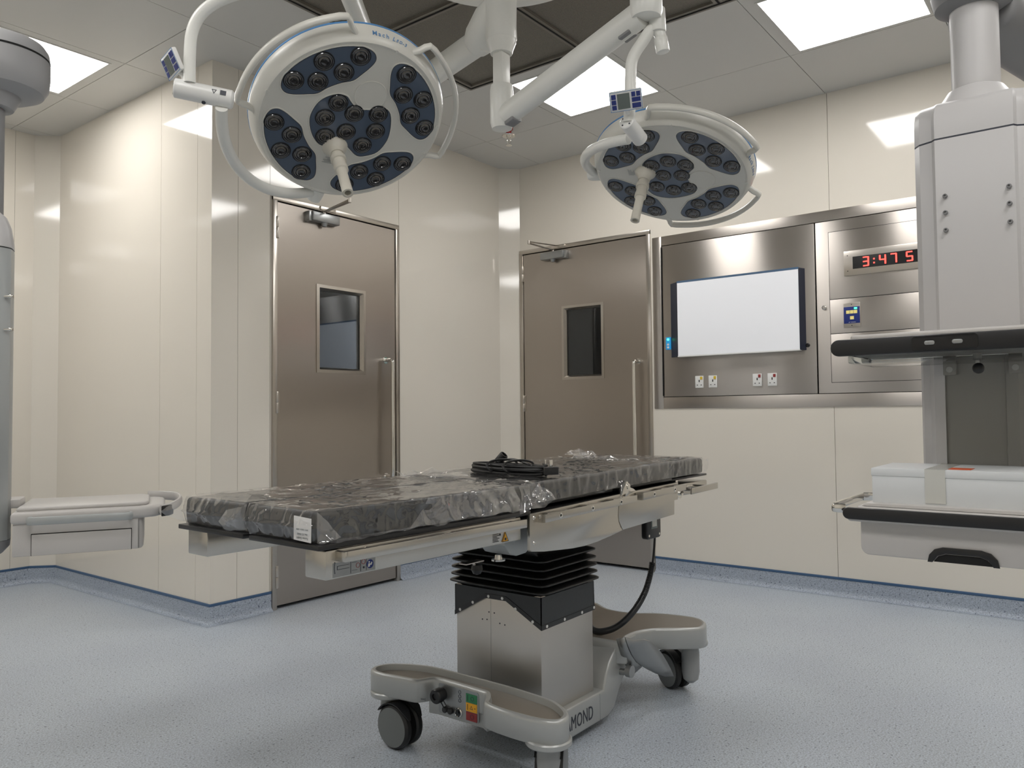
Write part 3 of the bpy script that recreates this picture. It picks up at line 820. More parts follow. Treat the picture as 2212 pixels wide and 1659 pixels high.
def control_display(parent, m4, w, h_):
    """local x right, y up, z towards the reader; centred"""
    c = MB().box(-w/2, w/2, -h_/2, h_/2, -.014, 0, bev=.004).build('control_display', M['sock'], parent, mat4=m4)
    MB().box(-w*.26, w*.12, -h_*.38, h_*.38, 0, .0012).build('lcd_screen', M['lcd'], c, smooth=False)
    for (x0, x1, y0, y1) in ((-.44, -.30, .14, .38), (-.44, -.30, -.12, .10), (-.44, -.30, -.38, -.16), (.18, .30, .16, .40), (.33, .45, .16, .40), (.18, .45, -.10, .12), (.18, .45, -.40, -.16)):
        MB().box(w*x0, w*x1, h_*y0, h_*y1, 0, .0015, bev=.0004).build('key', M['btn'], c, smooth=False)
    mb = MB()
    for (x0, x1, y0, y1) in ((-.5, .5, .47, .49), (-.5, .5, -.49, -.47), (-.49, -.475, -.49, .49), (.475, .49, -.49, .49)): mb.box(w*x0, w*x1, h_*y0, h_*y1, 0, .0006)
    mb.build('blue_outline', M['printb'], c, smooth=False)
    return c

# hub on the ceiling
mt = thing('ceiling_mount', 'round white ceiling canopy carrying the arms of both surgical lamps', 'ceiling mount', (HUB[0], HUB[1], H))
MB().lathe([(0, 0), (.455, 0), (.455, -.095), (.44, -.113), (.40, -.120), (0, -.122)], (0, 0, -.012), n=96).build('canopy', M['white2'], mt)
MB().cyl((0, 0, -.12), (0, 0, -.15), .080, bev=.003).build('hub_collar', M['white2'], mt)

# --- left lamp
t1 = thing('surgical_light', 'large round surgical lamp tilted towards the camera, left and nearest of the two', 'surgical light', (HUB[0], HUB[1], H), group='ceiling mounted surgical lamps')
L0 = Vector((HUB[0], HUB[1], H))
def rel(p): return Vector(p)-L0
C1 = Vector((1.667, 1.934, 2.072)); n1 = Vector((-.212, -.533, -.819)).normalized()
head1, H1m = lamp_head(t1, C1, n1, -112.5, math.radians(206))
# hub housing with side boss, extension arm, elbow
HZ = lambda z: rel((HUB[0], HUB[1], z))
dB = Vector((.276, .96, 0)).normalized()
E1 = Vector((HUB[0], HUB[1], 2.70))+dB*1.0; E1s = E1+Vector((0, 0, .085)); E2 = Vector((1.71, 2.10, 2.76))
mb = MB().lathe([(0, 2.98), (.066, 2.98), (.066, 2.90), (.062, 2.70), (.0635, 2.645), (.060, 2.636), (0, 2.636)], rel((HUB[0], HUB[1], 0)), n=40)
mb.tube([HZ(2.80), HZ(2.76)+dB*.07, HZ(2.71)+dB*.15, HZ(2.70)+dB*.19], [.05, .072, .070, .055], 24, smooth=5)
mb.build('arm_housing', M['white2'], t1)
MB().tube([HZ(2.70)+dB*.12, rel(E1)-dB*.03], .052, 24, smooth=0, flat=(1.15, .85)).build('extension_arm', M['white2'], t1)
mb = MB().lathe([(0, .16), (.05, .16), (.058, .15), (.058, -.05), (.05, -.065), (0, -.065)], rel(E1), n=32)
mb.build('elbow', M['white2'], t1)
MB().tube([rel(E1s), rel(E1s.lerp(E2, .08)), rel(E1s.lerp(E2, .92)), rel(E2)], .046, 24, smooth=0, flat=(1.1, .8)).build('spring_arm', M['white2'], t1)
mb = MB().lathe([(0, .05), (.05, .05), (.058, .04), (.058, -.07), (.05, -.085), (0, -.085)], rel(E2), n=32)
mb.build('elbow', M['white2'], t1)
# hanger tube (bends down to the swivel)
A1 = Vector((1.140, 2.068, 2.057)); B1 = Vector((1.262, 1.962, 2.033))
tp = [E2+Vector((0, 0, -.07)), E2+Vector((-.03, -.02, -.13)), Vector((1.60, 2.00, 2.555)), Vector((1.42, 1.93, 2.43)), Vector((1.279, 1.895, 2.338)), Vector((1.224, 1.944, 2.307)), Vector((1.195, 1.980, 2.283)), Vector((1.176, 2.008, 2.250)), Vector((1.166, 2.024, 2.205)), Vector((1.164, 2.029, 2.14)), Vector((1.166, 2.033, 2.07))]
MB().tube([rel(p) for p in tp], .0162, 20, smooth=6).build('hanger_tube', M['white2'], t1)
axd = (C1-A1).normalized(); axd = Vector((axd.x, axd.y, -.015)).normalized()
AX0 = Vector((1.140, 2.068, 2.057)); 
def axcyl(root_, A, d, L, r, relf):
    mb = MB().lathe([(0, 0), (r-.003, 0), (r, .003), (r, L*.76), (r-.001, L*.762), (r, L*.764), (r, L-.006), (r-.006, L), (0, L)], relf(A), d, n=48)
    s_ = mb.build('swivel_joint', M['sock'], root_)
    mb = MB(); q = Vector((0, 0, 1)).rotation_difference(d)
    for k in range(4):
        a = PI/4+k*PI/2
        p = relf(A)+q @ Vector((r*.68*math.cos(a), r*.68*math.sin(a), 0)); mb.cyl(p, p-d*.0012, .003, n=10)
    mb.build('joint_screw', M['print'], s_)
    return s_
dax = (Vector((1.262, 1.985, 2.040))-AX0).normalized()
sj = axcyl(t1, AX0-dax*.0, dax, .158, .0265, rel)
# arrow marks on the joint
qd = Vector((0, 0, 1)).rotation_difference(dax)
side = Vector((-.35, -.93, .12)); side = (side-dax*side.dot(dax)).normalized()
upv = dax.cross(side)*-1
for s_ in (.106, .130):
    o = rel(AX0)+dax*s_+side*.0268
    m_ = frame_m(o, dax, upv)
    mb = MB()
    if s_ < .12: mb.loft([[(m_ @ Vector(p)) for p in ((-.007, .006, 0), (.007, .006, 0), (0, -.008, 0))], [(m_ @ Vector(p)) for p in ((-.004, .004, .0002), (.004, .004, .0002), (0, -.004, .0002))]], cap=False)
    else: mb.box(-.008, .008, -.006, .008, 0, .0004, xf=m_)
    mb.build('arrow_mark', M['print'], sj, smooth=False)
MB().cyl(rel(AX0)+dax*.078-Vector((0, 0, .026))+side*.006, rel(AX0)+dax*.078-Vector((0, 0, .0295))+side*.008, .0055, n=16).build('joint_plug', M['print'], sj)
# yoke
def yoke(root_, C, A, P, R0, R1, relf, rad=.0172, t0=-4):
    e1 = (A-C).normalized(); e2 = (P-C); e2 = (e2-e1*e2.dot(e1)).normalized()
    pts = []
    for k in range(13):
        th = math.radians(t0+(90-t0)*k/12); f = k/12
        pts.append(relf(C+(e1*math.cos(th)+e2*math.sin(th))*(R0+(R1-R0)*f)))
    MB().tube(pts, rad, 18, smooth=3).build('yoke_arm', M['white2'], root_)
    e = relf(C+e2*R1)
    d = e2
    MB().lathe([(0, .025), (.024, .025), (.027, .02), (.027, -.02), (.024, -.035), (0, -.035)], e, -d, n=28).build('pivot_joint', M['white2'], root_)
P1 = C1+(H1m.to_3x3() @ Vector((math.cos(math.radians(16.5)), math.sin(math.radians(16.5)), 0)))*.3-n1*.035
yoke(t1, C1-n1*.035+Vector((0, 0, .03)), Vector((1.250, 1.975, 2.03)), P1, .452, .330, rel, t0=3)
dx = Vector((-.214, -.977, .012)).normalized(); dy = Vector((-.396, .098, .913)); dy = (dy-dx*dy.dot(dx)).normalized(); dz = dx.cross(dy)
dc = Vector((1.137, 2.084, 2.126))
MB().tube([rel(AX0)+dax*.028+Vector((0, 0, .022)), rel(AX0)+dax*.026+Vector((0, 0, .040)), rel(dc)-dz*.015-dy*.02], .009, 10, smooth=3).build('display_bracket', M['sock'], t1)
control_display(t1, frame_m(rel(dc), dx, dy), .0985, .0616)

# --- right lamp
t2 = thing('surgical_light', 'round surgical lamp further back to the right, behind a grey control display', 'surgical light', (HUB[0], HUB[1], H), group='ceiling mounted surgical lamps')
C2 = Vector((2.79, 1.367, 2.056)); n2 = Vector((-.408, -.003, -.913)).normalized()
head2, H2m = lamp_head(t2, C2, n2, 145.5, math.radians(-145))
# hub column down to the joint block
MB().lathe([(.0605, 2.638), (.0605, 2.630), (.048, 2.600), (.044, 2.585), (0, 2.585)], rel((HUB[0], HUB[1], 0)), n=40).build('hub_cone', M['white2'], t2)
MB().box(-.029, .029, -.025, .025, 2.44-H, 2.60-H, bev=.008).build('hub_post', M['white2'], t2)
E3 = Vector((2.330, 1.222, 2.475))
J = Vector((HUB[0], HUB[1], 2.335)); ad = Vector((E3.x-J.x, E3.y-J.y, 0)).normalized()
mb = MB().lathe([(0, .125), (.044, .120), (.047, .10), (.047, -.03), (.040, -.055), (0, -.06)], rel(J), n=36)
mb.build('joint_block', M['white2'], t2)
aa = J+ad*.02+Vector((0, 0, -.008)); bb = E3+Vector((0, 0, .005))-ad*.02
MB().tube([rel(aa), rel(bb)], .047, 28, smooth=0, flat=(1.0, .85)).build('spring_arm', M['white2'], t2)
for q in (aa+ad*.02+Vector((0, 0, .004)), bb-ad*.085-Vector((0, 0, .014))):
    m_ = frame_m(rel(q)-Vector((0, 0, .046)), (bb-aa), ad.cross(Vector((0, 0, 1)))*-1)
    MB().box(0, .05, -.024, .024, -.006, .012, bev=.004, xf=m_).build('grey_cover', M['pend_d'], t2)
MB().lathe([(0, .12), (.048, .12), (.054, .11), (.054, .0), (.048, -.018), (0, -.02)], rel(E3), n=36).build('elbow', M['white2'], t2)
MB().cyl(rel((2.372, 1.205, 2.50)), rel((2.374, 1.203, 2.418)), .028, bev=.004).build('elbow_stub', M['white2'], t2)
S2 = Vector((2.317, 1.297, 2.121)); D2 = (Vector((2.417, 1.302, 2.092))-S2).normalized()
MB().cyl(rel((2.3815, 1.197, 2.402)), rel((2.387, 1.191, 2.352)), .0225, bev=.003).build('hanger_cap', M['white2'], t2)
tp = [Vector(p) for p in ((2.385, 1.194, 2.385), (2.378, 1.199, 2.415), (2.368, 1.211, 2.430), (2.358, 1.225, 2.424), (2.346, 1.243, 2.392), (2.331, 1.266, 2.352), (2.324, 1.277, 2.318), (2.323, 1.281, 2.27), (2.323, 1.283, 2.20), (2.326, 1.292, 2.12))]
MB().tube([rel(p) for p in tp], .0195, 20, smooth=6).build('hanger_tube', M['white2'], t2)
axcyl(t2, S2, D2, .118, .0265, rel)
P2 = C2+(H2m.to_3x3() @ Vector((math.cos(math.radians(16.5)), math.sin(math.radians(16.5)), 0)))*.3-n2*.03
yoke(t2, C2-n2*.03, Vector((2.40, 1.318, 2.098)), P2, .380, .325, rel, rad=.0185, t0=4)
dx = Vector((.449, -.890, .078)).normalized(); dy = Vector((-.613, -.244, .751)); dy = (dy-dx*dy.dot(dx)).normalized(); dz = dx.cross(dy)
dc2 = Vector((2.262, 1.266, 2.166))
control_display(t2, frame_m(rel(dc2), dx, dy), .107, .067)
MB().tube([rel(S2)+D2*.03+Vector((0, 0, .02)), rel(dc2)-dy*.03-dz*.013], .010, 10, smooth=0).build('display_bracket', M['sock'], t2)
#PART3

# ------------------------------------------------------------------ operating table
TA = math.radians(-1.2); TO = Vector((2.296, 1.73, 0))
tb = thing('operating_table', 'grey wheeled operating table on a steel column with black rubber bellows', 'operating table', TO, TA)
BR = -TA        # base parts are square with the room
def bp(mb, name, mats, parent=tb, **k): 
    return mb.build(name, mats, parent, rot=(0, 0, BR) if parent is tb else None, **k)
def b2(x, y): return (x-2.296, y-1.73)
# chassis between the two cross bars
prof = [(-.215, .105), (-.16, .075), (-.10, .03), (.22, .03), (.262, .05), (.305, .115), (.36, .165), (.44, .200), (.60, .205), (.60, .280), (.44, .281), (.385, .281), (.325, .276), (.275, .262), (.235, .225), (.205, .180), (.188, .134), (-.215, .134)]
mb = MB().prism(prof, -.214, .214, 'y', bev=.009, seg=3)
ch = bp(mb, 'chassis', M['base_grey'], ang=35)
mb = MB().mesh(text_mesh('DIAMOND', .067, .0006, spacing=1.06, align='RIGHT'), 0, xf=frame_m((.112, -.2145, .0575), (1, 0, 0), (0, 0, 1)) @ Matrix.Diagonal((.66, 1, 1, 1)))
mb.build('lettering', M['print'], ch, smooth=False)
MB().box(.158, .1595, -.2146, -.213, .035, .128).build('panel_seam', M['alu'], ch, smooth=False)

def bar(name, poly, z0, z1, rim=.020, sink=.016):
    P = smooth2(poly, 4); n = len(P)
    if sum(P[i-1][0]*P[i][1]-P[i][0]*P[i-1][1] for i in range(n)) < 0: P = P[::-1]
    def off(d):
        out = []
        for i in range(n):
            a = Vector(P[i-1]); b = Vector(P[(i+1) % n]); t_ = (b-a).normalized(); out.append((P[i][0]-t_.y*d, P[i][1]+t_.x*d))
        return out
    r_ = lambda d, z: [(a, b, z) for a, b in off(d)]
    mb = MB().loft([r_(.004, z0), r_(0, z0+.006), r_(0, z1-.012), r_(.002, z1-.005), r_(.007, z1-.001), r_(.012, z1), r_(rim, z1-.001), r_(rim+.004, z1-sink)], cap=False)
    mb.poly([(a, b, z0) for a, b in off(.004)][::-1])
    o = bp(mb, name, M['base_grey'], ang=50)
    MB().poly([(a, b, z1-sink) for a, b in off(rim+.0035)]).build(name.replace('bar', 'tray'), M['base_brown'], o, smooth=False)
    return o
# front cross bar (counter-clockwise outline), x from 1.86 to 2.06
fp = [b2(*p) for p in [(1.925, 2.128), (1.892, 2.100), (1.884, 2.049), (1.896, 1.975), (1.908, 1.905), (1.930, 1.882), (1.958, 1.868), (1.966, 1.84), (1.966, 1.75), (1.962, 1.660), (1.955, 1.636), (1.925, 1.610), (1.892, 1.590), (1.878, 1.55), (1.872, 1.48), (1.874, 1.40), (1.886, 1.345), (1.915, 1.312), (1.960, 1.318), (1.999, 1.352), (2.037, 1.42), (2.050, 1.50), (2.060, 1.62), (2.062, 1.80), (2.058, 1.95), (2.040, 2.02), (2.012, 2.075), (1.975, 2.118)]]
fb = bar('front_bar', fp, .172, .248, rim=.017, sink=.020)
rp = [b2(*p) for p in [(2.573, 1.510), (2.66, 1.516), (2.74, 1.514), (2.81, 1.480), (2.87, 1.405), (2.93, 1.345), (2.99, 1.345), (3.045, 1.375), (3.075, 1.43), (3.070, 1.50), (3.045, 1.59), (2.995, 1.67), (2.980, 1.745), (2.995, 1.81), (3.045, 1.88), (3.070, 1.95), (3.070, 2.02), (3.045, 2.075), (2.99, 2.11), (2.93, 2.11), (2.87, 2.05), (2.81, 1.975), (2.74, 1.945), (2.66, 1.944), (2.573, 1.948)]]
rb = bar('rear_bar', rp, .205, .2865, rim=.013, sink=.0015)
# foot collars above the casters
# (swivel x, y), (wheel centre x, y), axle direction
CP = [((1.945, 2.058), (1.932, 1.998), (-1, 0)), ((1.935, 1.375), (1.985, 1.400), (.45, -.89)), ((3.000, 1.420), (3.018, 1.502), (-.89, .45)), ((2.995, 2.03), (3.02, 1.96), (-.6, .8))]
for i, (sw_, wc_, ax) in enumerate(CP):
    x2, y2 = b2(*sw_); z = .172 if i < 2 else .205
    MB().lathe([(0, 0), (.066, 0), (.070, .004), (.070, .016), (.066, .020), (0, .020)], (x2, y2, z-.012), n=40).build('end_collar', M['base_grey'], fb if i < 2 else rb)
# control panel set back in a notch of the front bar
x_ = 1.9635-2.296; yy0, yy1 = 1.668-1.73, 1.843-1.73
mb = MB()
mb.prism([b2(*p) for p in [(2.04, 1.90), (1.958, 1.885), (1.9655, 1.85), (1.9655, 1.655), (1.950, 1.625), (2.04, 1.60)]], .128, .200, 'z', bev=.004)
cb = bp(mb, 'control_block', M['base_grey'], ang=35)
MB().prism(rrect(yy0, yy1, .140, .238, .008), x_-.003, x_-.0002, 'x').build('control_plate', M['alu'], cb, smooth=False)
x_ -= .003
for nm, z, mt_ in (('green_label', .2150, 'green'), ('orange_label', .1860, 'orange'), ('red_label', .157, 'red')):
    MB().box(x_-.0018, x_-.0002, 1.674-1.73, 1.720-1.73, z-.0135, z+.0135).build(nm, M[mt_], cb, smooth=False)
def ring_tri(mb, xf, s_, col=0):
    mb.loft([[xf @ Vector(p) for p in ((-s_, -s_*.8, 0), (s_, -s_*.8, 0), (0, s_, 0))], [xf @ Vector(p) for p in ((-s_*.6, -s_*.55, .0002), (s_*.6, -s_*.55, .0002), (0, s_*.6, .0002))]], cap=False)
lx = x_-.0020; ly_ = 1.697-1.73
mb = MB()
xf = frame_m((lx, ly_, .1860), (0, -1, 0), (0, 0, 1)); ring_tri(mb, xf, .007); mb.box(-.017, -.015, -.009, .009, 0, .0003, xf=xf)
mb.box(.012, .018, -.001, .001, 0, .0003, xf=xf)
xf2 = frame_m((lx, ly_, .2150), (0, -1, 0), (0, 0, 1)); mb.box(-.017, -.015, -.009, .009, 0, .0003, xf=xf2).lathe([(.007, 0), (.007, .0003), (.0055, .0003), (.0055, 0)], xf2 @ Vector((.004, 0, 0)), (-1, 0, 0), n=20)
xf3 = frame_m((lx, ly_, .1570), (0, -1, 0), (0, 0, 1)); mb.lathe([(.008, 0), (.008, .0003), (.0065, .0003), (.0065, 0)], xf3 @ Vector((.003, 0, 0)), (-1, 0, 0), n=20)
mb.build('label_symbol', M['print'], cb, smooth=False)
K = lambda y, z: (x_-.0005, y-1.73, z)
MB().lathe([(0, 0), (.020, 0), (.020, .012), (.024, .014), (.024, .036), (.021, .040), (.011, .040), (.011, .035), (0, .035)], K(1.824, .205), (-1, 0, 0), n=32).build('capped_connector', M['black'], cb)
for (y, z) in ((1.808, .158), (1.785, .158)):
    MB().lathe([(0, 0), (.009, 0), (.0105, .003), (.0105, .010), (.008, .013), (0, .013)], K(y, z), (-1, 0, 0), n=20).build('rubber_cap', M['black'], cb)
MB().tube([(x_-.018, .088, .185), (x_-.014, .084, .175), (x_-.010, .079, .162)], .0018, 8).build('cap_strap', M['black'], cb)
MB().tube([(x_-.018, .074, .190), (x_-.020, .062, .180), (x_-.010, .056, .162)], .0018, 8).build('cap_strap', M['black'], cb)
o = MB().lathe([(0, 0), (.0155, 0), (.0155, .005), (.013, .007), (.0115, .004), (0, .004)], K(1.751, .160), (-1, 0, 0), n=32).build('round_socket', M['chrome'], cb)
MB().cyl((x_-.004, .021, .160), (x_-.0055, .021, .160), .011).cyl((x_-.005, .021, .160), (x_-.008, .021, .160), .004).build('socket_insert', M['blackgloss'], o)
mb = MB()
for zz in (.226, .212, .198): mb.lathe([(.006, 0), (.006, .0004), (.0048, .0004), (.0048, 0)], K(1.748, zz), (-1, 0, 0), n=18)
mb.build('printed_symbol', M['print'], cb, smooth=False)
mb = MB()
for j, (txt, z) in enumerate((('PL 64', .197), ('PL 100 W 50HZ', .183))):
    mb.mesh(text_mesh(txt, .0078, .0003), 0, xf=frame_m((1.9085-2.296, 1.919-1.73, z), (.34, -.94, 0), (0, 0, 1)))
mb.build('printed_note', M['print'], fb, smooth=False)
# casters: shrouded swivel housing with twin wheels trailing behind it
def caster(sw_, wc_, ax, top):
    r = .0745
    a = Vector((ax[0], ax[1], 0)).normalized(); f = Vector((-a.y, a.x, 0))
    O_ = Vector((*b2(*sw_), 0)); wc = Vector((*b2(*wc_), r))
    mb = MB().lathe([(0, 0), (.028, 0), (.033, -.006), (.036, -.03), (.036, -(top-.085)), (.030, -(top-.055)), (.012, -(top-.04)), (0, -(top-.04))], O_+Vector((0, 0, top)), n=36)
    c = mb.build('caster', M['caster'], tb, rot=(0, 0, BR))
    MB().cyl(O_+Vector((0, 0, top-.003)), O_+Vector((0, 0, top+.004)), .0335, n=32).build('yellow_ring', M['yellow'], c)
    MB().cyl(O_+Vector((0, 0, top+.002)), O_+Vector((0, 0, top+.02)), .022, n=24).build('swivel_pin', M['chrome'], c)
    toS = (O_-Vector((wc.x, wc.y, 0))); sgn = 1 if toS.dot(f) > 0 else -1
    f = f*sgn
    mb = MB(); R_ = r+.007
    for s_ in (-1, 1):
        rings = []
        for k in range(15):
            t_ = math.radians(35+120*k/14)
            d = f*math.cos(t_)+Vector((0, 0, 1))*math.sin(t_)
            c0 = wc+a*(s_*.026); w_ = .017 if k < 12 else .017-.004*(k-11)
            rings.append([c0+d*R_+a*w_, c0+d*R_-a*w_, c0+d*(R_-.004)-a*w_, c0+d*(R_-.004)+a*w_])
        mb.loft(rings)
    mb.build('wheel_guard', M['black'], c)
    for s_ in (-1, 1):
        w = wc+a*(s_*.012)
        t_ = MB().lathe([(.020, 0), (r-.008, 0), (r-.001, .006), (r, .014), (r-.001, .022), (r-.006, .028), (r-.009, .030), (r-.009, .0285), (.02, .0285)], w, a*s_, n=48).build('wheel', M['rubber'], c)
        MB().lathe([(0, .0275), (r-.009, .0275), (r-.0095, .0305), (r-.02, .032), (0, .033)], w, a*s_, n=48).build('hub_disc', M['hub'], t_)
    return c
for i, (sw_, wc_, ax) in enumerate(CP): caster(sw_, wc_, ax, .158 if i < 2 else .191)
# brake pedal, folded sheet metal wings low on the right-hand side
def W2(x, y, z): return (x-2.296, y-1.73, z)
mb = MB()
def blade(rows):
    mb.loft([[Vector(W2(*p)) for p in r] for r in rows], cap=False, closed=False)
rows1 = []; rows2 = []
ed = [(2.616, .302), (2.665, .283), (2.715, .250), (2.760, .213), (2.800, .172), (2.830, .138), (2.855, .104)]
inn = [(2.545, .318), (2.565, .280), (2.590, .245), (2.622, .212), (2.668, .182), (2.715, .158), (2.770, .132)]
for (ex, ez), (ix, iz) in zip(ed, inn):
    rows1.append([(ex, 1.425, ez), (ex*.6+ix*.4-.004, 1.445, ez*.6+iz*.4-.006), (ix, 1.462, iz)])
blade(rows1)
for k, (ix, iz) in enumerate(inn[:5]):
    rows2.append([(ix, 1.462, iz), (ix+.006-.002*k, 1.50, iz-.012-.006*k)])
blade(rows2)
o = bp(mb, 'brake_pedal', M['alu'], ang=50)
sm = o.modifiers.new('s', 'SOLIDIFY'); sm.thickness = .004
mb = MB().tube([W2(2.60, 1.47, .175), W2(2.605, 1.55, .165), W2(2.61, 1.62, .165)], .012, 12).cyl(W2(2.60, 1.465, .178), W2(2.60, 1.485, .178), .022, n=20)
bp(mb, 'pedal_shaft', M['alu'])
# steel column box
cx0, cx1, cy0, cy1 = 2.136-2.296, 2.456-2.296, 1.543-1.73, 1.917-1.73
mb = MB().box(cx0, cx1, cy0, cy1, .134, .53, bev=.003)
col = bp(mb, 'column_cover', M['steel_cover'])
MB().box(cx0-.0006, cx0, .028, .0288, .14, .50).build('cover_seam', M['alu'], col, smooth=False)
for (y, z) in ((.012, .452), (.028+.008, .452), (.045, .425), (.066, .423), (-.012, .420), (-.034, .418)):
    MB().cyl((cx0-.0012, y, z-.004), (cx0+.001, y, z-.004), .0025, n=10).build('cover_screw', M['print'], col)
# vinyl skirt with riveted hem
g = .004
mb = MB(); X = cx0-g
ft = [(cy0-g, .527), (cy0-g, .420), (.147-.187-.003, .4985), (.236-.187, .4985), (cy1+g, .418), (cy1+g, .527)]
ft = [(cy0-g, .527), (cy0-g, .420), (-.043, .497), (.049, .496), (cy1+g, .418), (cy1+g, .527)]
mb.prism(ft, X, X+.003, 'x')
mb.prism([(cx0-g, .527), (cx0-g, .420), (cx1+g+.004, .424), (cx1+g, .527)], cy0-g, cy0-g+.003, 'y')
mb.prism([(cx0-g, .527), (cx0-g, .420), (cx1+g, .424), (cx1+g, .527)], cy1+g-.003, cy1+g, 'y')
mb.box(cx1+g-.003, cx1+g, cy0-g, cy1+g, .424, .527)
sk = bp(mb, 'vinyl_skirt', M['vinyl'])
mb = MB()
def hem(p, q, fixed, axis):
    (a0, z0_), (a1, z1_) = p, q; w = .016
    pl = [(a0, z0_), (a1, z1_), (a1, z1_+w), (a0, z0_+w)]
    if axis == 'x': mb.prism(pl, fixed-.002, fixed, 'x')
    else: mb.prism(pl, fixed-.002, fixed, 'y')
hem((cy0-g, .420), (-.043, .497), X, 'x'); hem((-.043, .497), (.049, .496), X, 'x'); hem((.049, .496), (cy1+g, .418), X, 'x')
hem((cx0-g, .420), (cx1+g+.004, .424), cy0-g, 'y')
mb.build('skirt_hem', M['plate_black'], sk, smooth=False)
riv = [((X-.002, y, z), (-1, 0, 0)) for y, z in ((cy0+.030, .4445), (-.085, .4765), (-.028, .5045), (.033, .5035), (.105, .473), (.165, .4395))]
riv += [((x, cy0-g-.002, z), (0, -1, 0)) for x, z in ((cx0+.025, .4285), (cx0+.13, .4298), (cx0+.24, .431), (cx1, .4325))]
for p, d in riv:
    MB().lathe([(0, 0), (.0052, 0), (.0052, .0012), (.0035, .002), (.002, .001), (0, .001)], p, d, n=16).build('rivet', M['sock'], sk)
# bellows
mb = MB()
def rr3(hx, hy, z, r=.03):
    return [(a, b, z) for a, b in rrect(-hx, hx, -hy, hy, r, 4)]
pl = [(.542, .181, .216), (.566, .179, .212), (.591, .179, .210), (.617, .178, .208), (.645, .177, .206)]
rings = [rr3(.160, .187, .524), rr3(.161, .188, .531)]
for i, (z, hx, hy) in enumerate(pl):
    rings += [rr3(hx-.006, hy-.006, z-.005), rr3(hx, hy, z-.0022), rr3(hx, hy, z+.0022), rr3(hx-.006, hy-.006, z+.005), rr3(hx-.032, hy-.032, z+.0125, .02)]
rings += [rr3(.150, .165, .668, .02), rr3(.150, .165, .685, .02)]
mb.loft(rings)
bp(mb, 'bellows', M['bellows'], ang=70)

# table head block with side covers; parts below are square with the table top
def tp_(mb, name, mats, **k): return mb.build(name, mats, tb, **k)
tp_(MB().box(-.25, .25, -.14, .14, .680, .80, bev=.01), 'column_head', M['black'])
for va, vb in ((-.235, -.13), (.13, .235)):
    tp_(MB().prism([(-.395, .80), (-.395, .735), (-.37, .705), (-.335, .695), (-.29, .698), (-.25, .72), (-.25, .80)], va, vb, 'y', bev=.004), 'hinge_block', M['pend_alu'])
mb = MB().prism(smooth2([(-.425, .79), (-.415, .815), (-.39, .822), (-.372, .822), (-.372, .752), (-.392, .750), (-.412, .762)], 3), -.262, -.24, 'y', bev=.003)
hc = tp_(mb, 'hinge_cover', M['pend_alu'])
for (x, z, m_) in ((-.400, .772, 'yellow'), (-.386, .773, 'yellow')):
    MB().cyl((x, -.262, z), (x, -.264, z), .005, n=16).build('yellow_dot', M['tape'], hc)
MB().box(-.405, -.392, -.2635, -.2615, .781, .788).build('green_mark', M['green'], hc, smooth=False)
MB().box(-.391, -.378, -.2635, -.2615, .783, .790).build('red_mark', M['red'], hc, smooth=False)
mb = MB().cyl((-.372, -.19, .700), (-.372, -.19, .685), .010, .013, n=20).cyl((-.372, -.19, .686), (-.372, -.19, .682), .022, n=24)
tp_(mb, 'release_knob', M['chrome'])
mb = MB().box(-.52, -.44, -.19, -.16, .690, .693).tube([(-.47, -.17, .69), (-.455, -.17, .672)], .004, 8, smooth=0)
lv = tp_(mb, 'release_lever', M['steel_plate'])
MB().lathe([(0, 0), (.016, .004), (.018, .018), (.012, .03), (0, .034)], (-.45, -.17, .682), (0, 0, -1), n=20).build('lever_ball', M['black'], lv)

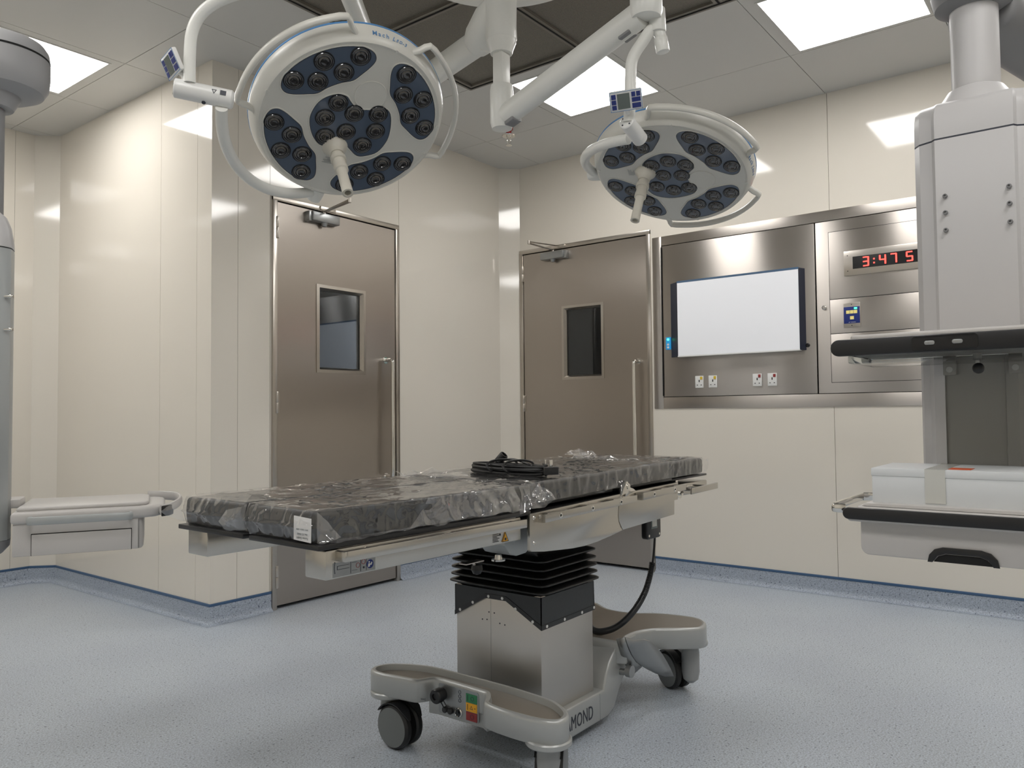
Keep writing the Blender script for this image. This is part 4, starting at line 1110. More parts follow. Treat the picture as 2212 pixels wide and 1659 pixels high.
# leg sections: box beam, black plate, side rail each
for s_, nm in ((-1, 'near'), (1, 'far')):
    v0, v1 = (-.303, -.225) if s_ < 0 else (.205, .303)
    bmn = tp_(MB().box(-1.120, -.40, v0, v1, .760, .828, bev=.004), 'leg_beam', M['steel_tab'])
    p0, p1 = (-.310, -.032) if s_ < 0 else (-.006, .310)
    tp_(MB().box(-1.145, -.36, p0, p1, .831, .8435, bev=.002), 'leg_plate', M['plate_black'])
    tp_(MB().box(-1.08, -.42, v0+.004, v1-.004, .8275, .8312), 'plate_spacer', M['steel_plate'])
    e = s_*.303
    mb = MB()
    a, b = (e-.036, e-.026) if s_ < 0 else (e+.026, e+.036)
    mb.box(-1.085, -.415, a, b, .801, .826, bev=.002)
    mb.box(-1.092, -1.083, min(a, e), max(b, e), .801, .826, bev=.002)
    for x in (-1.0, -.7, -.45): mb.cyl((x, e, .8135), (x, (a+b)/2, .8135), .009, n=16)
    tp_(mb, 'side_rail', M['steel_tab'])
    if s_ < 0:
        y = e-.0008
        def deco(name, mt_, fn):
            m_ = MB(); fn(m_); return m_.build(name, M[mt_], bmn, smooth=False)
        deco('printed_strip', 'alu', lambda q: q.box(-1.100, -.972, e-.0006, e, .7635, .797))
        def lines(q):
            q.box(-1.088, -1.052, y-.0006, y, .780, .7808).box(-1.088, -1.052, y-.0006, y, .788, .7888).box(-1.088, -1.087, y-.0006, y, .780, .7888)
            for j in range(6):
                t_ = -1.1+j*.4/1.6; q.box(-1.0945-.002*math.cos((j-2.5)*.5), -1.0930-.002*math.cos((j-2.5)*.5), y-.0006, y, .772+j*.0045, .7765+j*.0045)
            q.box(-1.048, -1.0472, y-.0006, y, .766, .796).box(-1.018, -1.0172, y-.0006, y, .766, .796).box(-1.0005, -1.0, y-.0006, y, .766, .796)
            q.box(-1.044, -1.028, y-.0006, y, .790, .7906).box(-1.044, -1.028, y-.0006, y, .772, .7726).cyl((-1.008, y, .774), (-1.008, y-.0006, .774), .0025, n=10)
        deco('pictogram', 'print', lines)
        deco('red_circle', 'red', lambda q: (q.lathe([(.006, 0), (.006, .0007), (.005, .0007), (.005, 0)], (-1.026, y+.0004, .782), (0, -1, 0), n=20), q.lathe([(.0062, 0), (.0062, .0007), (.005, .0007), (.005, 0)], (-1.009, y+.0004, .788), (0, -1, 0), n=20)))
        sg = deco('blue_sign', 'navy', lambda q: q.cyl((-.9885, e, .7795), (-.9885, e-.0012, .7795), .0105, n=32))
        deco('reading_figure', 'paper', lambda q: (q.cyl((-.992, e-.001, .7845), (-.992, e-.0018, .7845), .0022, n=14), q.prism([(-.9955, .773), (-.9905, .773), (-.989, .7775), (-.985, .7765), (-.982, .782), (-.9845, .7845), (-.988, .7795), (-.991, .7815), (-.995, .781)], e-.0018, e-.001, 'y')))
        tri = deco('warning_triangle', 'orange', lambda q: q.prism([(-.4885, .7655), (-.4615, .7655), (-.475, .7925)], e-.0012, e, 'y'))
        deco('triangle_outline', 'print', lambda q: (q.loft([[(a_, e-.0014, b_) for a_, b_ in ((-.490, .7645), (-.460, .7645), (-.475, .7942))], [(a_, e-.0014, b_) for a_, b_ in ((-.4865, .7665), (-.4635, .7665), (-.475, .790))]], cap=False), q.box(-.479, -.471, e-.0016, e-.001, .769, .776)))
        def small(q):
            for j in range(6): q.box(-.530, -.530+(.024, .03, .018, .028, .022, .026)[j], y-.0004, y, .790-j*.0042, .7915-j*.0042)
            q.box(-.500, -.496, y-.0004, y, .785, .791)
        deco('type_plate', 'print', small)
# body section: tilted slightly upwards towards the head
def tilt(u, z, a): return z
SL1 = math.radians(.9)
for s_ in (-1, 1):
    e = -.315*1.0 if s_ < 0 else .315
    a_, b_ = (e, e+.012) if s_ < 0 else (e-.012, e)
    big = [(-.371, .835), (-.371, .726), (-.366, .721), (-.30, .712), (-.21, .705), (-.145, .7005), (-.081, .699), (0, .703), (.08, .711), (.163, .722), (.150, .735), (.137, .756), (.134, .78), (.138, .807), (.150, .826), (.150, .850)]
    sp = tp_(MB().prism(big, a_, b_, 'y', bev=.001), 'side_panel', M['steel_tab'])
    sm2 = [(.158, .846), (.146, .807), (.142, .78), (.145, .756), (.158, .737), (.172, .722), (.56, .735), (.563, .79), (.592, .791), (.596, .858), (.26, .852)]
    dd2 = .003
    sp2 = tp_(MB().prism(sm2, a_-s_*.003 if s_ > 0 else a_+.003, b_-.003 if s_ > 0 else b_+.003, 'y', bev=.001), 'side_panel', M['steel_tab'])
    for (u, z) in ((-.352, .821), (-.352, .745)):
        MB().lathe([(0, 0), (.006, 0), (.006, .001), (.0045, .0025), (.002, .001), (0, .001)], (u, e, z), (0, s_, 0), n=20).build('panel_bolt', M['chrome'], sp)
    for (u0, u1, q0, q1) in ((-.333, .218, .806, .8185), (.262, .600, .820, .8295)):
        mb = MB(); o0 = s_*.341; 
        ya, yb = (o0-.004, o0+.005)
        mb.prism([(u0, q0), (u0, q0+.0255), (u1, q1+.0235), (u1, q1)], ya, yb, 'y', bev=.0015)
        mb.prism([(u0-.004, q0), (u0-.004, q0+.0255), (u0+.006, q0+.0255), (u0+.006, q0)], min(o0, e), max(o0, e), 'y')
        for f in (.14, .47, .80): 
            u = u0+(u1-u0)*f; mb.cyl((u, e, q0+.012+(q1-q0)*f), (u, o0, q0+.012+(q1-q0)*f), .010, n=16)
        for f in ((.03, .25), (.42, .60), (.72, .9)):
            ua, ub = u0+(u1-u0)*f[0], u0+(u1-u0)*f[1]; zz = q0+.0235+(q1-q0)*(f[0]+f[1])/2
            mb.box(ua, ub, min(o0, s_*.29), max(o0, s_*.29), zz-.002, zz+.002)
        rl = tp_(mb, 'side_rail', M['steel_tab'])
        for f in ((.145, .475, .80) if u0 < 0 else (.24, .72)):
            u = u0+(u1-u0)*f; z = q0+.0128+(q1-.001-q0)*f
            MB().lathe([(0, 0), (.0088, 0), (.0088, .0006), (.0078, .0012), (.0050, .0012), (.0042, .0004), (0, .0004)], (u, o0-s_*(-.0045) if s_ > 0 else o0-.004, z), (0, s_, 0), n=24).build('rail_bolt', M['chrome'], rl)
            MB().cyl((u, o0+s_*.005, z), (u, o0+s_*.0055, z), .0040, n=6).build('bolt_socket', M['dark'], rl)
    # hinge between seat and back sections
    MB().prism([(.150, .826), (.215, .845), (.262, .852), (.245, .862), (.222, .868), (.205, .890), (.196, .893), (.178, .870)], min(e, e-s_*.02), max(e, e-s_*.02), 'y', bev=.002).cyl((.206, e-s_*.002, .873), (.206, e+s_*.003, .873), .010, n=24).build('back_hinge', M['chrome'], tb)
# plates under the pads
def slab(u0, u1, v, zt0, zt1, th, name, m_, inset=0):
    return tp_(MB().prism([(u0, zt0-th), (u1, zt1-th), (u1, zt1), (u0, zt0)], -v, v, 'y', bev=.0015), name, m_)
slab(-.335, .165, .275, .857, .865, .010, 'seat_plate', M['plate_black'])
slab(.185, .615, .275, .865, .873, .010, 'back_plate', M['plate_black'])
slab(-.34, .60, .302, .838, .852, .007, 'inner_rail', M['blackgloss'])
slab(-.36, .56, .235, .838, .850, .05, 'frame_body', M['black'])
slab(.635, .962, .262, .865, .868, .008, 'head_plate', M['plate_black'])
mb = MB().cyl((.76, -.10, .795), (.76, -.10, .858), .008).cyl((.76, .10, .795), (.76, .10, .858), .008).box(.725, .745, -.235, .235, .835, .857, bev=.003)
tp_(mb, 'head_support', M['chrome'])
hs = tp_(MB().box(.70, .985, -.252, .252, .788, .838, bev=.004).box(.62, .70, -.252, -.20, .785, .835, bev=.004).box(.62, .70, .20, .252, .785, .835, bev=.004), 'head_frame', M['steel_tab'])
MB().prism([(.722, .792), (.746, .792), (.734, .814)], -.2535, -.2522, 'y').build('warning_triangle', M['orange'], hs, smooth=False)
for s_ in (-1, 1):
    mb = MB(); a, b = (-.340, -.330) if s_ < 0 else (.330, .340)
    mb.prism([(.662, .806), (.662, .831), (.905, .836), (.905, .811)], a, b, 'y', bev=.002)
    for u in (.71, .85): mb.cyl((u, s_*.25, .82), (u, s_*.335, .82), .008, n=14)
    tp_(mb, 'head_rail', M['steel_tab'])
mb = MB()
for s_ in (-1, 1): mb.cyl((.635, s_*.25, .812), (.635, s_*.30, .812), .022, n=28).cyl((.635, s_*.30, .812), (.635, s_*.31, .812), .010, n=20)
tp_(mb, 'head_joint', M['chrome'])

# ------------------------------------------------------------------ mattress pads with loose clear film
def pad(name, label, u0, u1, v0, v1, zb0, zb1, th, seed, r=.010, end_fold=True, group='black mattress pads wrapped in clear film'):
    t = thing(name, label, 'mattress', TO, TA, group=group)
    nx, ny = max(2, int((u1-u0)/.02)), max(2, int((v1-v0)/.02))
    def P(u, v, f):      # f: 0 bottom, 1 top
        zb = zb0+(zb1-zb0)*(u-u0)/(u1-u0)
        return Vector((u, v, zb+.0006+th*f))
    mb = MB(); rings = []
    for f, ins in ((0, .003), (.06, 0), (.5, -.0015), (.86, 0), (.96, .003), (1, .009)):
        rr_ = rrect(u0+ins, u1-ins, v0+ins, v1-ins, r, 4)
        rings.append([P(a, b, f) for a, b in rr_])
    mb.loft(rings)
    body = mb.build('pad', M['mattress'], t, ang=60)
    # film: perimeter x height grid, plus top sheet
    rnd = random.Random(seed)
    def ridge(p, s, k=0):
        q = Vector((p.x*s+seed*3.1, p.y*s*1.3, p.z*s*1.0+k))
        return noise.ridged_multi_fractal(q, .9, 2.0, 4, .9, 2.0)/3.0
    def per(n):
        pts = []
        L = 2*(u1-u0+v1-v0)
        base = rrect(u0, u1, v0, v1, r*1.6, 3)
        # resample evenly
        seg = [(Vector(a), Vector(b)) for a, b in zip(base, base[1:]+base[:1])]
        tot = sum((b-a).length for a, b in seg); out = []; k = 0; acc = 0
        for i in range(n):
            d = tot*i/n
            while acc+(seg[k][1]-seg[k][0]).length < d: acc += (seg[k][1]-seg[k][0]).length; k += 1
            a, b = seg[k]; out.append((a+(b-a).normalized()*(d-acc)))
        return out
    n = int(2*(u1-u0+v1-v0)/.006)
    base = per(n); c = Vector(((u0+u1)/2, (v0+v1)/2))
    mb = MB(); rings = []
    H_ = 12
    for j in range(H_+1):
        f = j/H_
        ring = []
        for b in base:
            dx_ = max(0, (abs(b.x-c.x)-((u1-u0)/2-.03))); 
            nrm = Vector((0, 0, 0))
            if abs(b.x-u0) < r*1.6+.001 and b.x-u0 < b.y-v0+.002 and b.x-u0 < v1-b.y+.002: nrm.x = -1
            elif abs(u1-b.x) < r*1.6+.001 and u1-b.x < b.y-v0+.002 and u1-b.x < v1-b.y+.002: nrm.x = 1
            if nrm.x == 0: nrm.y = -1 if b.y < c.y else 1
            p0 = P(b.x, b.y, f)
            w = (ridge(Vector((p0.x, p0.y, p0.z*.35)), 15)-.12)*.017*(1 if f < .97 else .3)
            w2 = (ridge(p0, 30, 5)-.3)*.004
            o = .002+max(0, w)+w2
            if end_fold and abs(nrm.x) > .5:
                o += .020*math.sin(PI*f)*(.6+.8*noise.noise(Vector((b.y*9, seed, 0)))) 
                if .42 < f < .58: o += .008
            ring.append(p0+nrm*max(.0012, o)+Vector((0, 0, .001+(.0035 if j == H_ else 0)+(noise.noise(Vector((b.x*14, b.y*14, seed)))*.004 if j == H_ else 0))))
        rings.append(ring)
    mb.loft(rings, cap=False)
    # top sheet as a grid following the body
    bm = bmesh.new(); N1, N2 = int((u1-u0)/.011), int((v1-v0)/.011); G = []
    for i in range(N1+1):
        row = []
        for j in range(N2+1):
            u = u0+(u1-u0)*i/N1; v = v0+(v1-v0)*j/N2
            e = min(i, N1-i, j, N2-j)
            p = P(u, v, 1)
            z = .002+max(0, ridge(Vector((u*.55, v, 0)), 11)-.25)*.018+abs(noise.noise(Vector((u*30, v*30, seed))))*.003
            if e == 0: z = .0035+noise.noise(Vector((u*14, v*14, seed)))*.004
            row.append(bm.verts.new(p+Vector((0, 0, max(.001, z)))))
        G.append(row)
    for i in range(N1):
        for j in range(N2): bm.faces.new([G[i][j], G[i+1][j], G[i+1][j+1], G[i][j+1]])
    mb._app(bm, 0)
    fm = mb.build('clear_film', M['film'], t, ang=180)
    return t, fm
def flap(t, A, B, seed, amp=.012, n=26, m=18, pinch=0):
    """loose sheet of film between polylines A and B (lists of points)"""
    def at(L, f):
        s_ = f*(len(L)-1); k = min(int(s_), len(L)-2); return Vector(L[k]).lerp(Vector(L[k+1]), s_-k)
    rows = []
    for i in range(n+1):
        f = i/n; a, b = at(A, f), at(B, f); row = []
        for j in range(m+1):
            g_ = j/m; p = a.lerp(b, g_)
            q = Vector((p.x*16+seed, p.y*16, p.z*16))
            k = min(1, 4*g_)
            d = Vector((noise.noise(q), noise.noise(q+Vector((9, 3, 1))), noise.noise(q+Vector((4, 7, 2)))))*amp*k
            rg = noise.ridged_multi_fractal(q*1.3, 1, 2, 3, 1, 2)/3
            d += Vector((0, 0, 1))*(rg-.4)*amp*.8*k
            row.append(p+d)
        rows.append(row)
    mb = MB().loft(rows, cap=False, closed=False)
    mb.build('film_flap', M['film2'], t, ang=180)
legn, _ = pad('mattress', 'near leg pad wrapped in clear film with a white paper label on its end', -1.132, -.335, -.290, -.008, .8438, .8450, .072, 1)
MB().prism([(-.285, .848), (-.286, .903), (-.222, .906), (-.221, .851)], -1.1480, -1.1465, 'x').build('paper_label', M['paper'], legn, smooth=False)
mb = MB()
for txt, z, s_, c in (('Forme GmbH', .856, .0075, 'p'), ('Art. 72 70401', .865, .007, 'q'), ('2018 / 220521 / 0090', .875, .0052, 'r')):
    me = text_mesh(txt, s_, .0002, align='CENTER')
    mb.mesh(me, 0, xf=frame_m((-1.1484, -.254, z+.003), (0, 1, 0), (0, 0, -1)))
mb.build('label_print', M['alu'], legn, smooth=False)
legf, _ = pad('mattress', 'far leg pad wrapped in clear film, beside the labelled near pad', -1.128, -.335, .012, .302, .8438, .8450, .072, 2)
seat, _ = pad('mattress', 'long middle pad wrapped in clear film, under the coiled black mains lead', -.325, .605, -.292, .292, .8590, .8760, .062, 3, end_fold=False)
headp, _ = pad('mattress', 'short head pad wrapped in crumpled clear film at the far right end', .632, .925, -.262, .262, .8690, .8740, .062, 4)
# loose bag ends
flap(legn, [(-.40, -.296, .918), (-.36, -.298, .922), (-.325, -.296, .925)], [(-.42, -.325, .846), (-.32, -.335, .852), (-.235, -.315, .880)], 11, amp=.015)
flap(legn, [(-.34, -.295, .920), (-.32, -.25, .926), (-.31, -.20, .928)], [(-.235, -.312, .880), (-.24, -.27, .922), (-.26, -.20, .930)], 12, amp=.012)
flap(legn, [(-1.135, -.292, .918), (-1.137, -.294, .880), (-1.135, -.292, .850)], [(-1.08, -.305, .855), (-1.11, -.318, .852), (-1.14, -.312, .848)], 13, amp=.010)
flap(legn, [(-1.13, -.294, .850), (-.95, -.296, .850), (-.80, -.296, .850)], [(-1.10, -.330, .849), (-.97, -.308, .846), (-.80, -.302, .846)], 14, amp=.006)
flap(legn, [(-.78, -.293, .918), (-.6, -.293, .919), (-.42, -.293, .920)], [(-.85, -.300, .848), (-.62, -.312, .847), (-.40, -.318, .847)], 18, amp=.012, n=50)
flap(legn, [(-1.135, -.008, .918), (-1.14, -.006, .885), (-1.135, -.008, .852)], [(-1.165, .03, .905), (-1.18, .045, .880), (-1.165, .03, .856)], 15, amp=.012)
flap(legf, [(-1.12, .02, .920), (-1.08, .0, .924), (-1.03, .0, .924)], [(-1.13, -.02, .945), (-1.09, -.03, .940), (-1.04, -.03, .925)], 16, amp=.016)
flap(legf, [(-1.13, .302, .915), (-1.14, .304, .885), (-1.13, .302, .85)], [(-1.165, .338, .895), (-1.18, .345, .880), (-1.165, .335, .862)], 17, amp=.010)
flap(legf, [(-.34, .29, .920), (-.34, .15, .922), (-.34, .02, .922)], [(-.26, .29, .935), (-.25, .15, .942), (-.27, .02, .934)], 19, amp=.018, n=40)
flap(seat, [(-.32, .29, .922), (-.32, .10, .922), (-.32, -.06, .922)], [(-.37, .29, .930), (-.40, .10, .926), (-.38, -.06, .935)], 20, amp=.016, n=40)
flap(headp, [(.64, -.26, .932), (.63, 0, .934), (.64, .26, .936)], [(.59, -.29, .936), (.56, 0, .948), (.57, .27, .955)], 21, amp=.020, n=60)
flap(headp, [(.925, -.262, .935), (.928, -.264, .90), (.925, -.262, .875)], [(.950, -.275, .930), (.955, -.272, .905), (.945, -.268, .880)], 22, amp=.008)
flap(headp, [(.64, .20, .936), (.78, .262, .938), (.90, .262, .938)], [(.60, .25, .960), (.76, .285, .972), (.90, .275, .946)], 23, amp=.016, n=50)
flap(seat, [(.50, -.10, .934), (.56, .05, .936), (.60, .20, .938)], [(.60, -.12, .944), (.62, .05, .950), (.64, .22, .958)], 25, amp=.016, n=40)
flap(legn, [(-.30, -.296, .924), (-.28, -.296, .90), (-.26, -.296, .88)], [(-.36, -.320, .90), (-.33, -.335, .87), (-.29, -.325, .855)], 26, amp=.014)
flap(headp, [(.635, -.264, .930), (.66, -.266, .905), (.655, -.264, .875)], [(.60, -.30, .935), (.615, -.302, .90), (.61, -.295, .884)], 24, amp=.010)

# ------------------------------------------------------------------ coiled power cord on the middle pad
t = thing('mains_lead', 'coiled black mains lead with a three-pin plug lying on the middle pad', 'cable', TO, TA)
ZC = .9310
cxu, cxv = -.155, -.055
pts = []; rnd = random.Random(5)
# the bundle is an elongated coil lying across the pad
dirA = Vector((-.12, -.99, 0)).normalized(); dirB = Vector((.99, -.12, 0)).normalized()
for k in range(0, 9*16+1):
    a = 2*PI*k/16; L_ = int(k/16)
    ra = .185-.006*rnd.random()*2-.004*(L_ % 3); rb = .052-.004*(L_ % 4)
    off_ = Vector((noise.noise(Vector((L_*1.7, a*.3, 0)))*.02, noise.noise(Vector((a*.3, L_*2.1, 4)))*.02, 0))
    p = Vector((cxu, cxv, 0))+dirA*(ra*math.cos(a))+dirB*(rb*math.sin(a))+off_
    z = ZC+.004+L_*.0034+.003*noise.noise(Vector((a*.8, L_*3.3, 9)))
    pts.append(Vector((p.x, p.y, max(ZC+.0042, z))))
P_plug = Vector((-.225, -.215, ZC+.02)); 
tail = [Vector((-.12, -.18, ZC+.036)), Vector((-.150, -.215, ZC+.028)), Vector((-.158, -.228, ZC+.018))]
head_ = [Vector((.055, .155, ZC+.060)), Vector((-.01, .12, ZC+.050))]
MB().tube(pts+tail, .0040, 10, smooth=3).build('cable_coil', M['black'], t)
# wrap-around strands tying the bundle
for q in (-.03, .05):
    c_ = Vector((cxu, cxv, ZC+.024))+dirA*q
    MB().tube([c_+dirB*(.070*math.cos(a))+Vector((0, 0, .024*math.sin(a)))+dirA*(.01*math.sin(a*2)) for a in [2*PI*i/14 for i in range(13)]], .0038, 10, smooth=3).build('cable_loop', M['black'], t)
# plug
ax_ = Vector((-.62, -.78, .04)).normalized(); 
pm = frame_m(Vector((-.148, -.218, ZC+.004)), ax_, Vector((.78, -.62, 0)))
pb = MB().prism([(-.004, -.010), (.045, -.026), (.052, -.022), (.052, .022), (.045, .026), (-.004, .010)], .000, .026, 'z', bev=.003, xf=pm).build('plug_body', M['black'], t)
for (x, y, w, d, m_) in ((.040, 0, .004, .008, 'chrome'), (.016, -.011, .0065, .004, 'chrome'), (.016, .011, .0065, .004, 'chrome')):
    MB().box(x-w/2, x+w/2, y-d/2, y+d/2, .026, .048, bev=.0005, xf=pm).build('plug_pin', M['chrome'], pb)
mb = MB()
for i in range(5): mb.cyl(pm @ Vector((-.004-i*.006, 0, .013)), pm @ Vector((-.008-i*.006, 0, .013)), .0075-.0004*i, n=16)
mb.tube([pm @ Vector((-.03, 0, .013)), pm @ Vector((0, 0, .013))], .0048, 10, smooth=0)
mb.build('strain_relief', M['black'], t)
# round screw connector leaning on the coil
c0 = Vector((-.10, .055, ZC+.018)); cd = Vector((-.50, -.40, .62)).normalized(); cd = Vector((.1, -.42, .45)).normalized()
mb = MB().lathe([(0, 0), (.007, 0), (.009, .004), (.010, .020), (.0155, .022), (.0160, .028), (.0145, .030), (.0160, .032), (.0145, .034), (.0160, .036), (.0160, .056), (.0145, .060), (.0115, .060), (.0115, .050), (0, .050)], c0, cd, n=28)
cn = mb.build('round_connector', M['black'], t)
MB().tube([c0, c0-cd*.02+Vector((0, 0, -.004)), Vector((-.12, .09, ZC+.020)), Vector((-.15, .06, ZC+.022))], .0040, 10).build('connector_lead', M['black'], t)
MB().tube([c0+cd*.004+Vector((.012, .01, -.004)), c0-cd*.012+Vector((.0, .02, -.010)), c0-cd*.03+Vector((-.02, .03, -.012))], .0012, 6).build('cable_tie', M['sock'], t)
MB().tube([c0+cd*.03, Vector((-.09, -.02, ZC+.045)), Vector((-.11, -.08, ZC+.040)), Vector((-.14, -.15, ZC+.028))], .0042, 10).build('cable_strand', M['black'], t)

# ------------------------------------------------------------------ hand control hanging from the side rail
t = thing('hand_control', 'black hand control hanging from the side rail with its curly cable', 'remote control', TO, TA)
v = -.268
body = MB().prism(rrect(.400, .508, .652, .810, .014), v-.012, v+.014, 'y', bev=.004).build('handset', M['black'], t)
MB().box(.430, .478, v-.0135, v-.0115, .690, .765, bev=.001).build('label_plate', M['lcd'], body)
MB().box(.437, .471, v-.0145, v-.013, .698, .757).build('white_sticker', M['tape'], body, smooth=False)
for u in (.414, .494): MB().cyl((u, v-.012, .666), (u, v-.0135, .666), .005, n=14).build('screw', M['chrome'], body)
MB().tube([(.452, v+.01, .800), (.452, v+.012, .822), (.452, v+.03, .832), (.452, v+.05, .826)], .006, 10).build('hook', M['chrome'], t)
top = Vector((.478, v, .655))
MB().tube([top, Vector((.484, v+.003, .64)), Vector((.475, v+.003, .59)), Vector((.468, v+.006, .548))], .0045, 10).build('cable', M['black'], t)
hose = [Vector(p) for p in ((.468, -.262, .555), (.459, -.255, .503), (.434, -.246, .445), (.394, -.232, .394), (.356, -.203, .348), (.335, -.163, .316), (.320, -.120, .3005), (.318, -.085, .3005), (.335, -.060, .306))]
hs_ = MB().tube(hose, [.0095, .0105, .0115, .0120, .0125, .0130, .0130, .0130, .0130], 14, smooth=8).build('cable_sleeve', M['vinyl'], t)
MB().lathe([(0, 0), (.0105, 0), (.0105, .0006), (0, .0006)], hose[-1]+(hose[-1]-hose[-2]).normalized()*.0005, (hose[-1]-hose[-2]), n=16).build('sleeve_opening', M['dark'], hs_)
hp, _ = catmull(hose[:4], 22)
mb = MB()
for i in range(0, len(hp)-1, 2):
    d = (hp[i+1]-hp[i]).normalized(); mb.lathe([(.0100, -.0012), (.0130, 0), (.0100, .0012)], hp[i], d, n=14)
mb.build('coil_ribs', M['black'], hs_)
MB().tube([hose[-1]+Vector((-.005, -.01, 0)), hose[-1]+Vector((-.05, .0, .015)), hose[-1]+Vector((-.10, .005, .050))], .0042, 8).build('cable', M['black'], t)
#PART4

# ------------------------------------------------------------------ right-hand ceiling pendant
t = thing('ceiling_pendant', 'pale grey ceiling pendant with a tall box and two shelves, right side of the photo', 'ceiling pendant', (0, 0, 0), group=None)
t.location = (2.60, .30, H)
o3 = Vector((2.60, .30, H))
def RB(mb, name, m_, parent=t, **k):
    o = mb.build(name, m_, parent, **k)
    if parent is t: o.location = -o3
    return o
def cyl_z(mb, x, y, prof, n=48): return mb.lathe(prof, (x, y, 0), (0, 0, 1), n=n)
RB(cyl_z(MB(), 2.60, .308, [(0, H), (.062, H), (.062, 1.98), (0, 1.98)]), 'support_pole', M['pend'])
RB(cyl_z(MB(), 2.60, .308, [(0, 2.53), (.095, 2.53), (.107, 2.51), (.110, 2.35), (.100, 2.308), (.07, 2.292), (0, 2.292)]), 'pole_collar', M['pend_d'])
def slabz(poly, z0, z1, bev=.01): return MB().prism(poly, z0, z1, 'z', bev=bev, seg=4)
def obox(p, q, w, z0, z1, r=.05):
    p = Vector((*p, 0)); q = Vector((*q, 0)); d = (q-p); L = d.length; d.normalize()
    xf = frame_m(p, d, Vector((-d.y, d.x, 0)))
    bm = MB().prism(rrect(-w/2, w/2, z0, z1, r, 6), 0, L, 'x', bev=.03, seg=5, xf=xf)
    return bm
RB(obox((2.66, .30), (3.70, .02), .20, 2.245, 2.48, .07), 'pendant_arm', M['pend_d'])
# tall box: front at x 2.45, softly chamfered sides, shoulder cap with a raised collar
yl, yr = .454, .150
plan = [(2.45, .395), (2.462, .404), (2.476, .438), (2.498, .454), (2.72, .454), (2.75, .42), (2.75, .19), (2.72, yr), (2.50, yr), (2.478, .170), (2.462, .200), (2.45, .207)]
RB(MB().prism(plan, 1.345, 1.892, 'z', bev=.002), 'service_box', M['pend'], ang=25)
def sc(pl, k, dz):
    return [((a-2.60)*k+2.60, (b-.30)*k+.30, dz) for a, b in pl]
def sxy(kx, ky, z, cx=2.75): return [((a-cx)*kx+cx, (b-.30)*ky+.30, z) for a, b in plan]
mb = MB().loft([sxy(1, 1, 1.895), sxy(1, 1, 1.945), sxy(.985, .998, 1.968), sxy(.95, .99, 1.988), sxy(.88, .975, 2.004), sxy(.75, .95, 2.016), sxy(.5, .9, 2.022)])
cap = RB(mb, 'shoulder_cap', M['pend'], ang=30)
MB().lathe([(.135, 1.950), (.118, 1.985), (.098, 2.015), (.082, 2.038), (.073, 2.052), (.064, 2.056), (.061, 2.04)], (2.590, .308, 0), (0, 0, 1), n=48).build('cap_collar', M['pend'], cap)
RB(MB().prism([(a*.998+.005, b) for a, b in plan], 1.889, 1.896, 'z'), 'cap_seam', M['print'], smooth=False)
for y in (.372, .221):
    for z in (1.729, 1.683, 1.634):
        yy = y
        MB().lathe([(0, 0), (.0062, 0), (.0062, .008), (.0050, .010), (.0032, .010), (.0032, .006), (0, .006)], Vector((2.45, yy, z)), (-1, 0, 0), n=20).build('socket_screw', M['pend_d'], t, loc=-o3)
# lower, set-back section
RB(MB().prism([(2.45, .385), (2.468, .398), (2.478, .430), (2.50, .451), (2.74, .451), (2.74, .15), (2.50, .15), (2.478, .17), (2.468, .202), (2.45, .215), (2.45, .243), (2.455, .245), (2.455, .383)], .86, 1.345, 'z'), 'lower_box', M['pend_back'], ang=25)
for (a, b) in ((.388, .4105), (.1895, .212)):
    pass
mb = MB().prism([(2.4485, .412), (2.468, .425), (2.478, .4445), (2.4995, .4535), (2.515, .4535), (2.515, .386), (2.4485, .386)], .87, 1.345, 'z')
RB(mb, 'corner_profile', M['pend'], ang=25)
for y in (.372, .219):
    RB(MB().box(2.436, 2.452, y-.016, y+.016, 1.232, 1.30, bev=.002), 'fixing_tab', M['pend_back'])
    MB().lathe([(0, 0), (.008, 0), (.008, .003), (.0035, .003), (.0035, .001), (0, .001)], (2.436, y, 1.247), (-1, 0, 0), n=20).build('tab_screw', M['alu'], t, loc=-o3)
# upper shelf
def shelf(z0, z1, x0, x1, ya, yb):
    return MB().prism(rrect(x0, x1, yb, ya, .02, 4), z0, z1, 'z', bev=.006, seg=3)
Y0, Y1 = .602, -.02
up = RB(shelf(1.318, 1.334, 2.165, 2.46, Y0-.04, Y1+.04), 'upper_shelf', M['pend_shelf'])
MB().box(2.152, 2.47, Y1+.03, Y0-.028, 1.284, 1.319, bev=.01, seg=3).build('shelf_rail_body', M['pend_shelf'], up)
fb_ = MB().prism([(p[0], p[1]) for p in rrect(Y1, Y0, 1.279, 1.322, .0205, 6)], 2.140, 2.156, 'x', bev=.003).build('front_strip', M['black'], up)
MB().prism(rrect(.265, .408, 1.2815, 1.3195, .010, 4), 2.1385, 2.1402, 'x', bev=.0005).build('grip_insert', M['blackgloss'], fb_)
for y in (.368, .308): MB().prism(rrect(y-.0115, y+.0115, 1.2965, 1.3065, .0045, 4), 2.136, 2.1386, 'x', bev=.0006).build('brake_button', M['alu'], fb_)
MB().box(2.19, 2.44, Y1+.05, Y0-.03, 1.262, 1.284, bev=.004).build('under_tray', M['acryl'], up)
kn = MB().cyl((2.30, .288, 1.262), (2.30, .288, 1.280), .010, n=20).cyl((2.30, .288, 1.248), (2.30, .288, 1.262), .005, n=12).build('knob_stem', M['alu'], up)
MB().lathe([(.014*math.sin(PI*k/12), -.014*math.cos(PI*k/12)) for k in range(13)], (2.296, .286, 1.242), (0, 0, 1), n=24).build('round_knob', M['black'], kn)
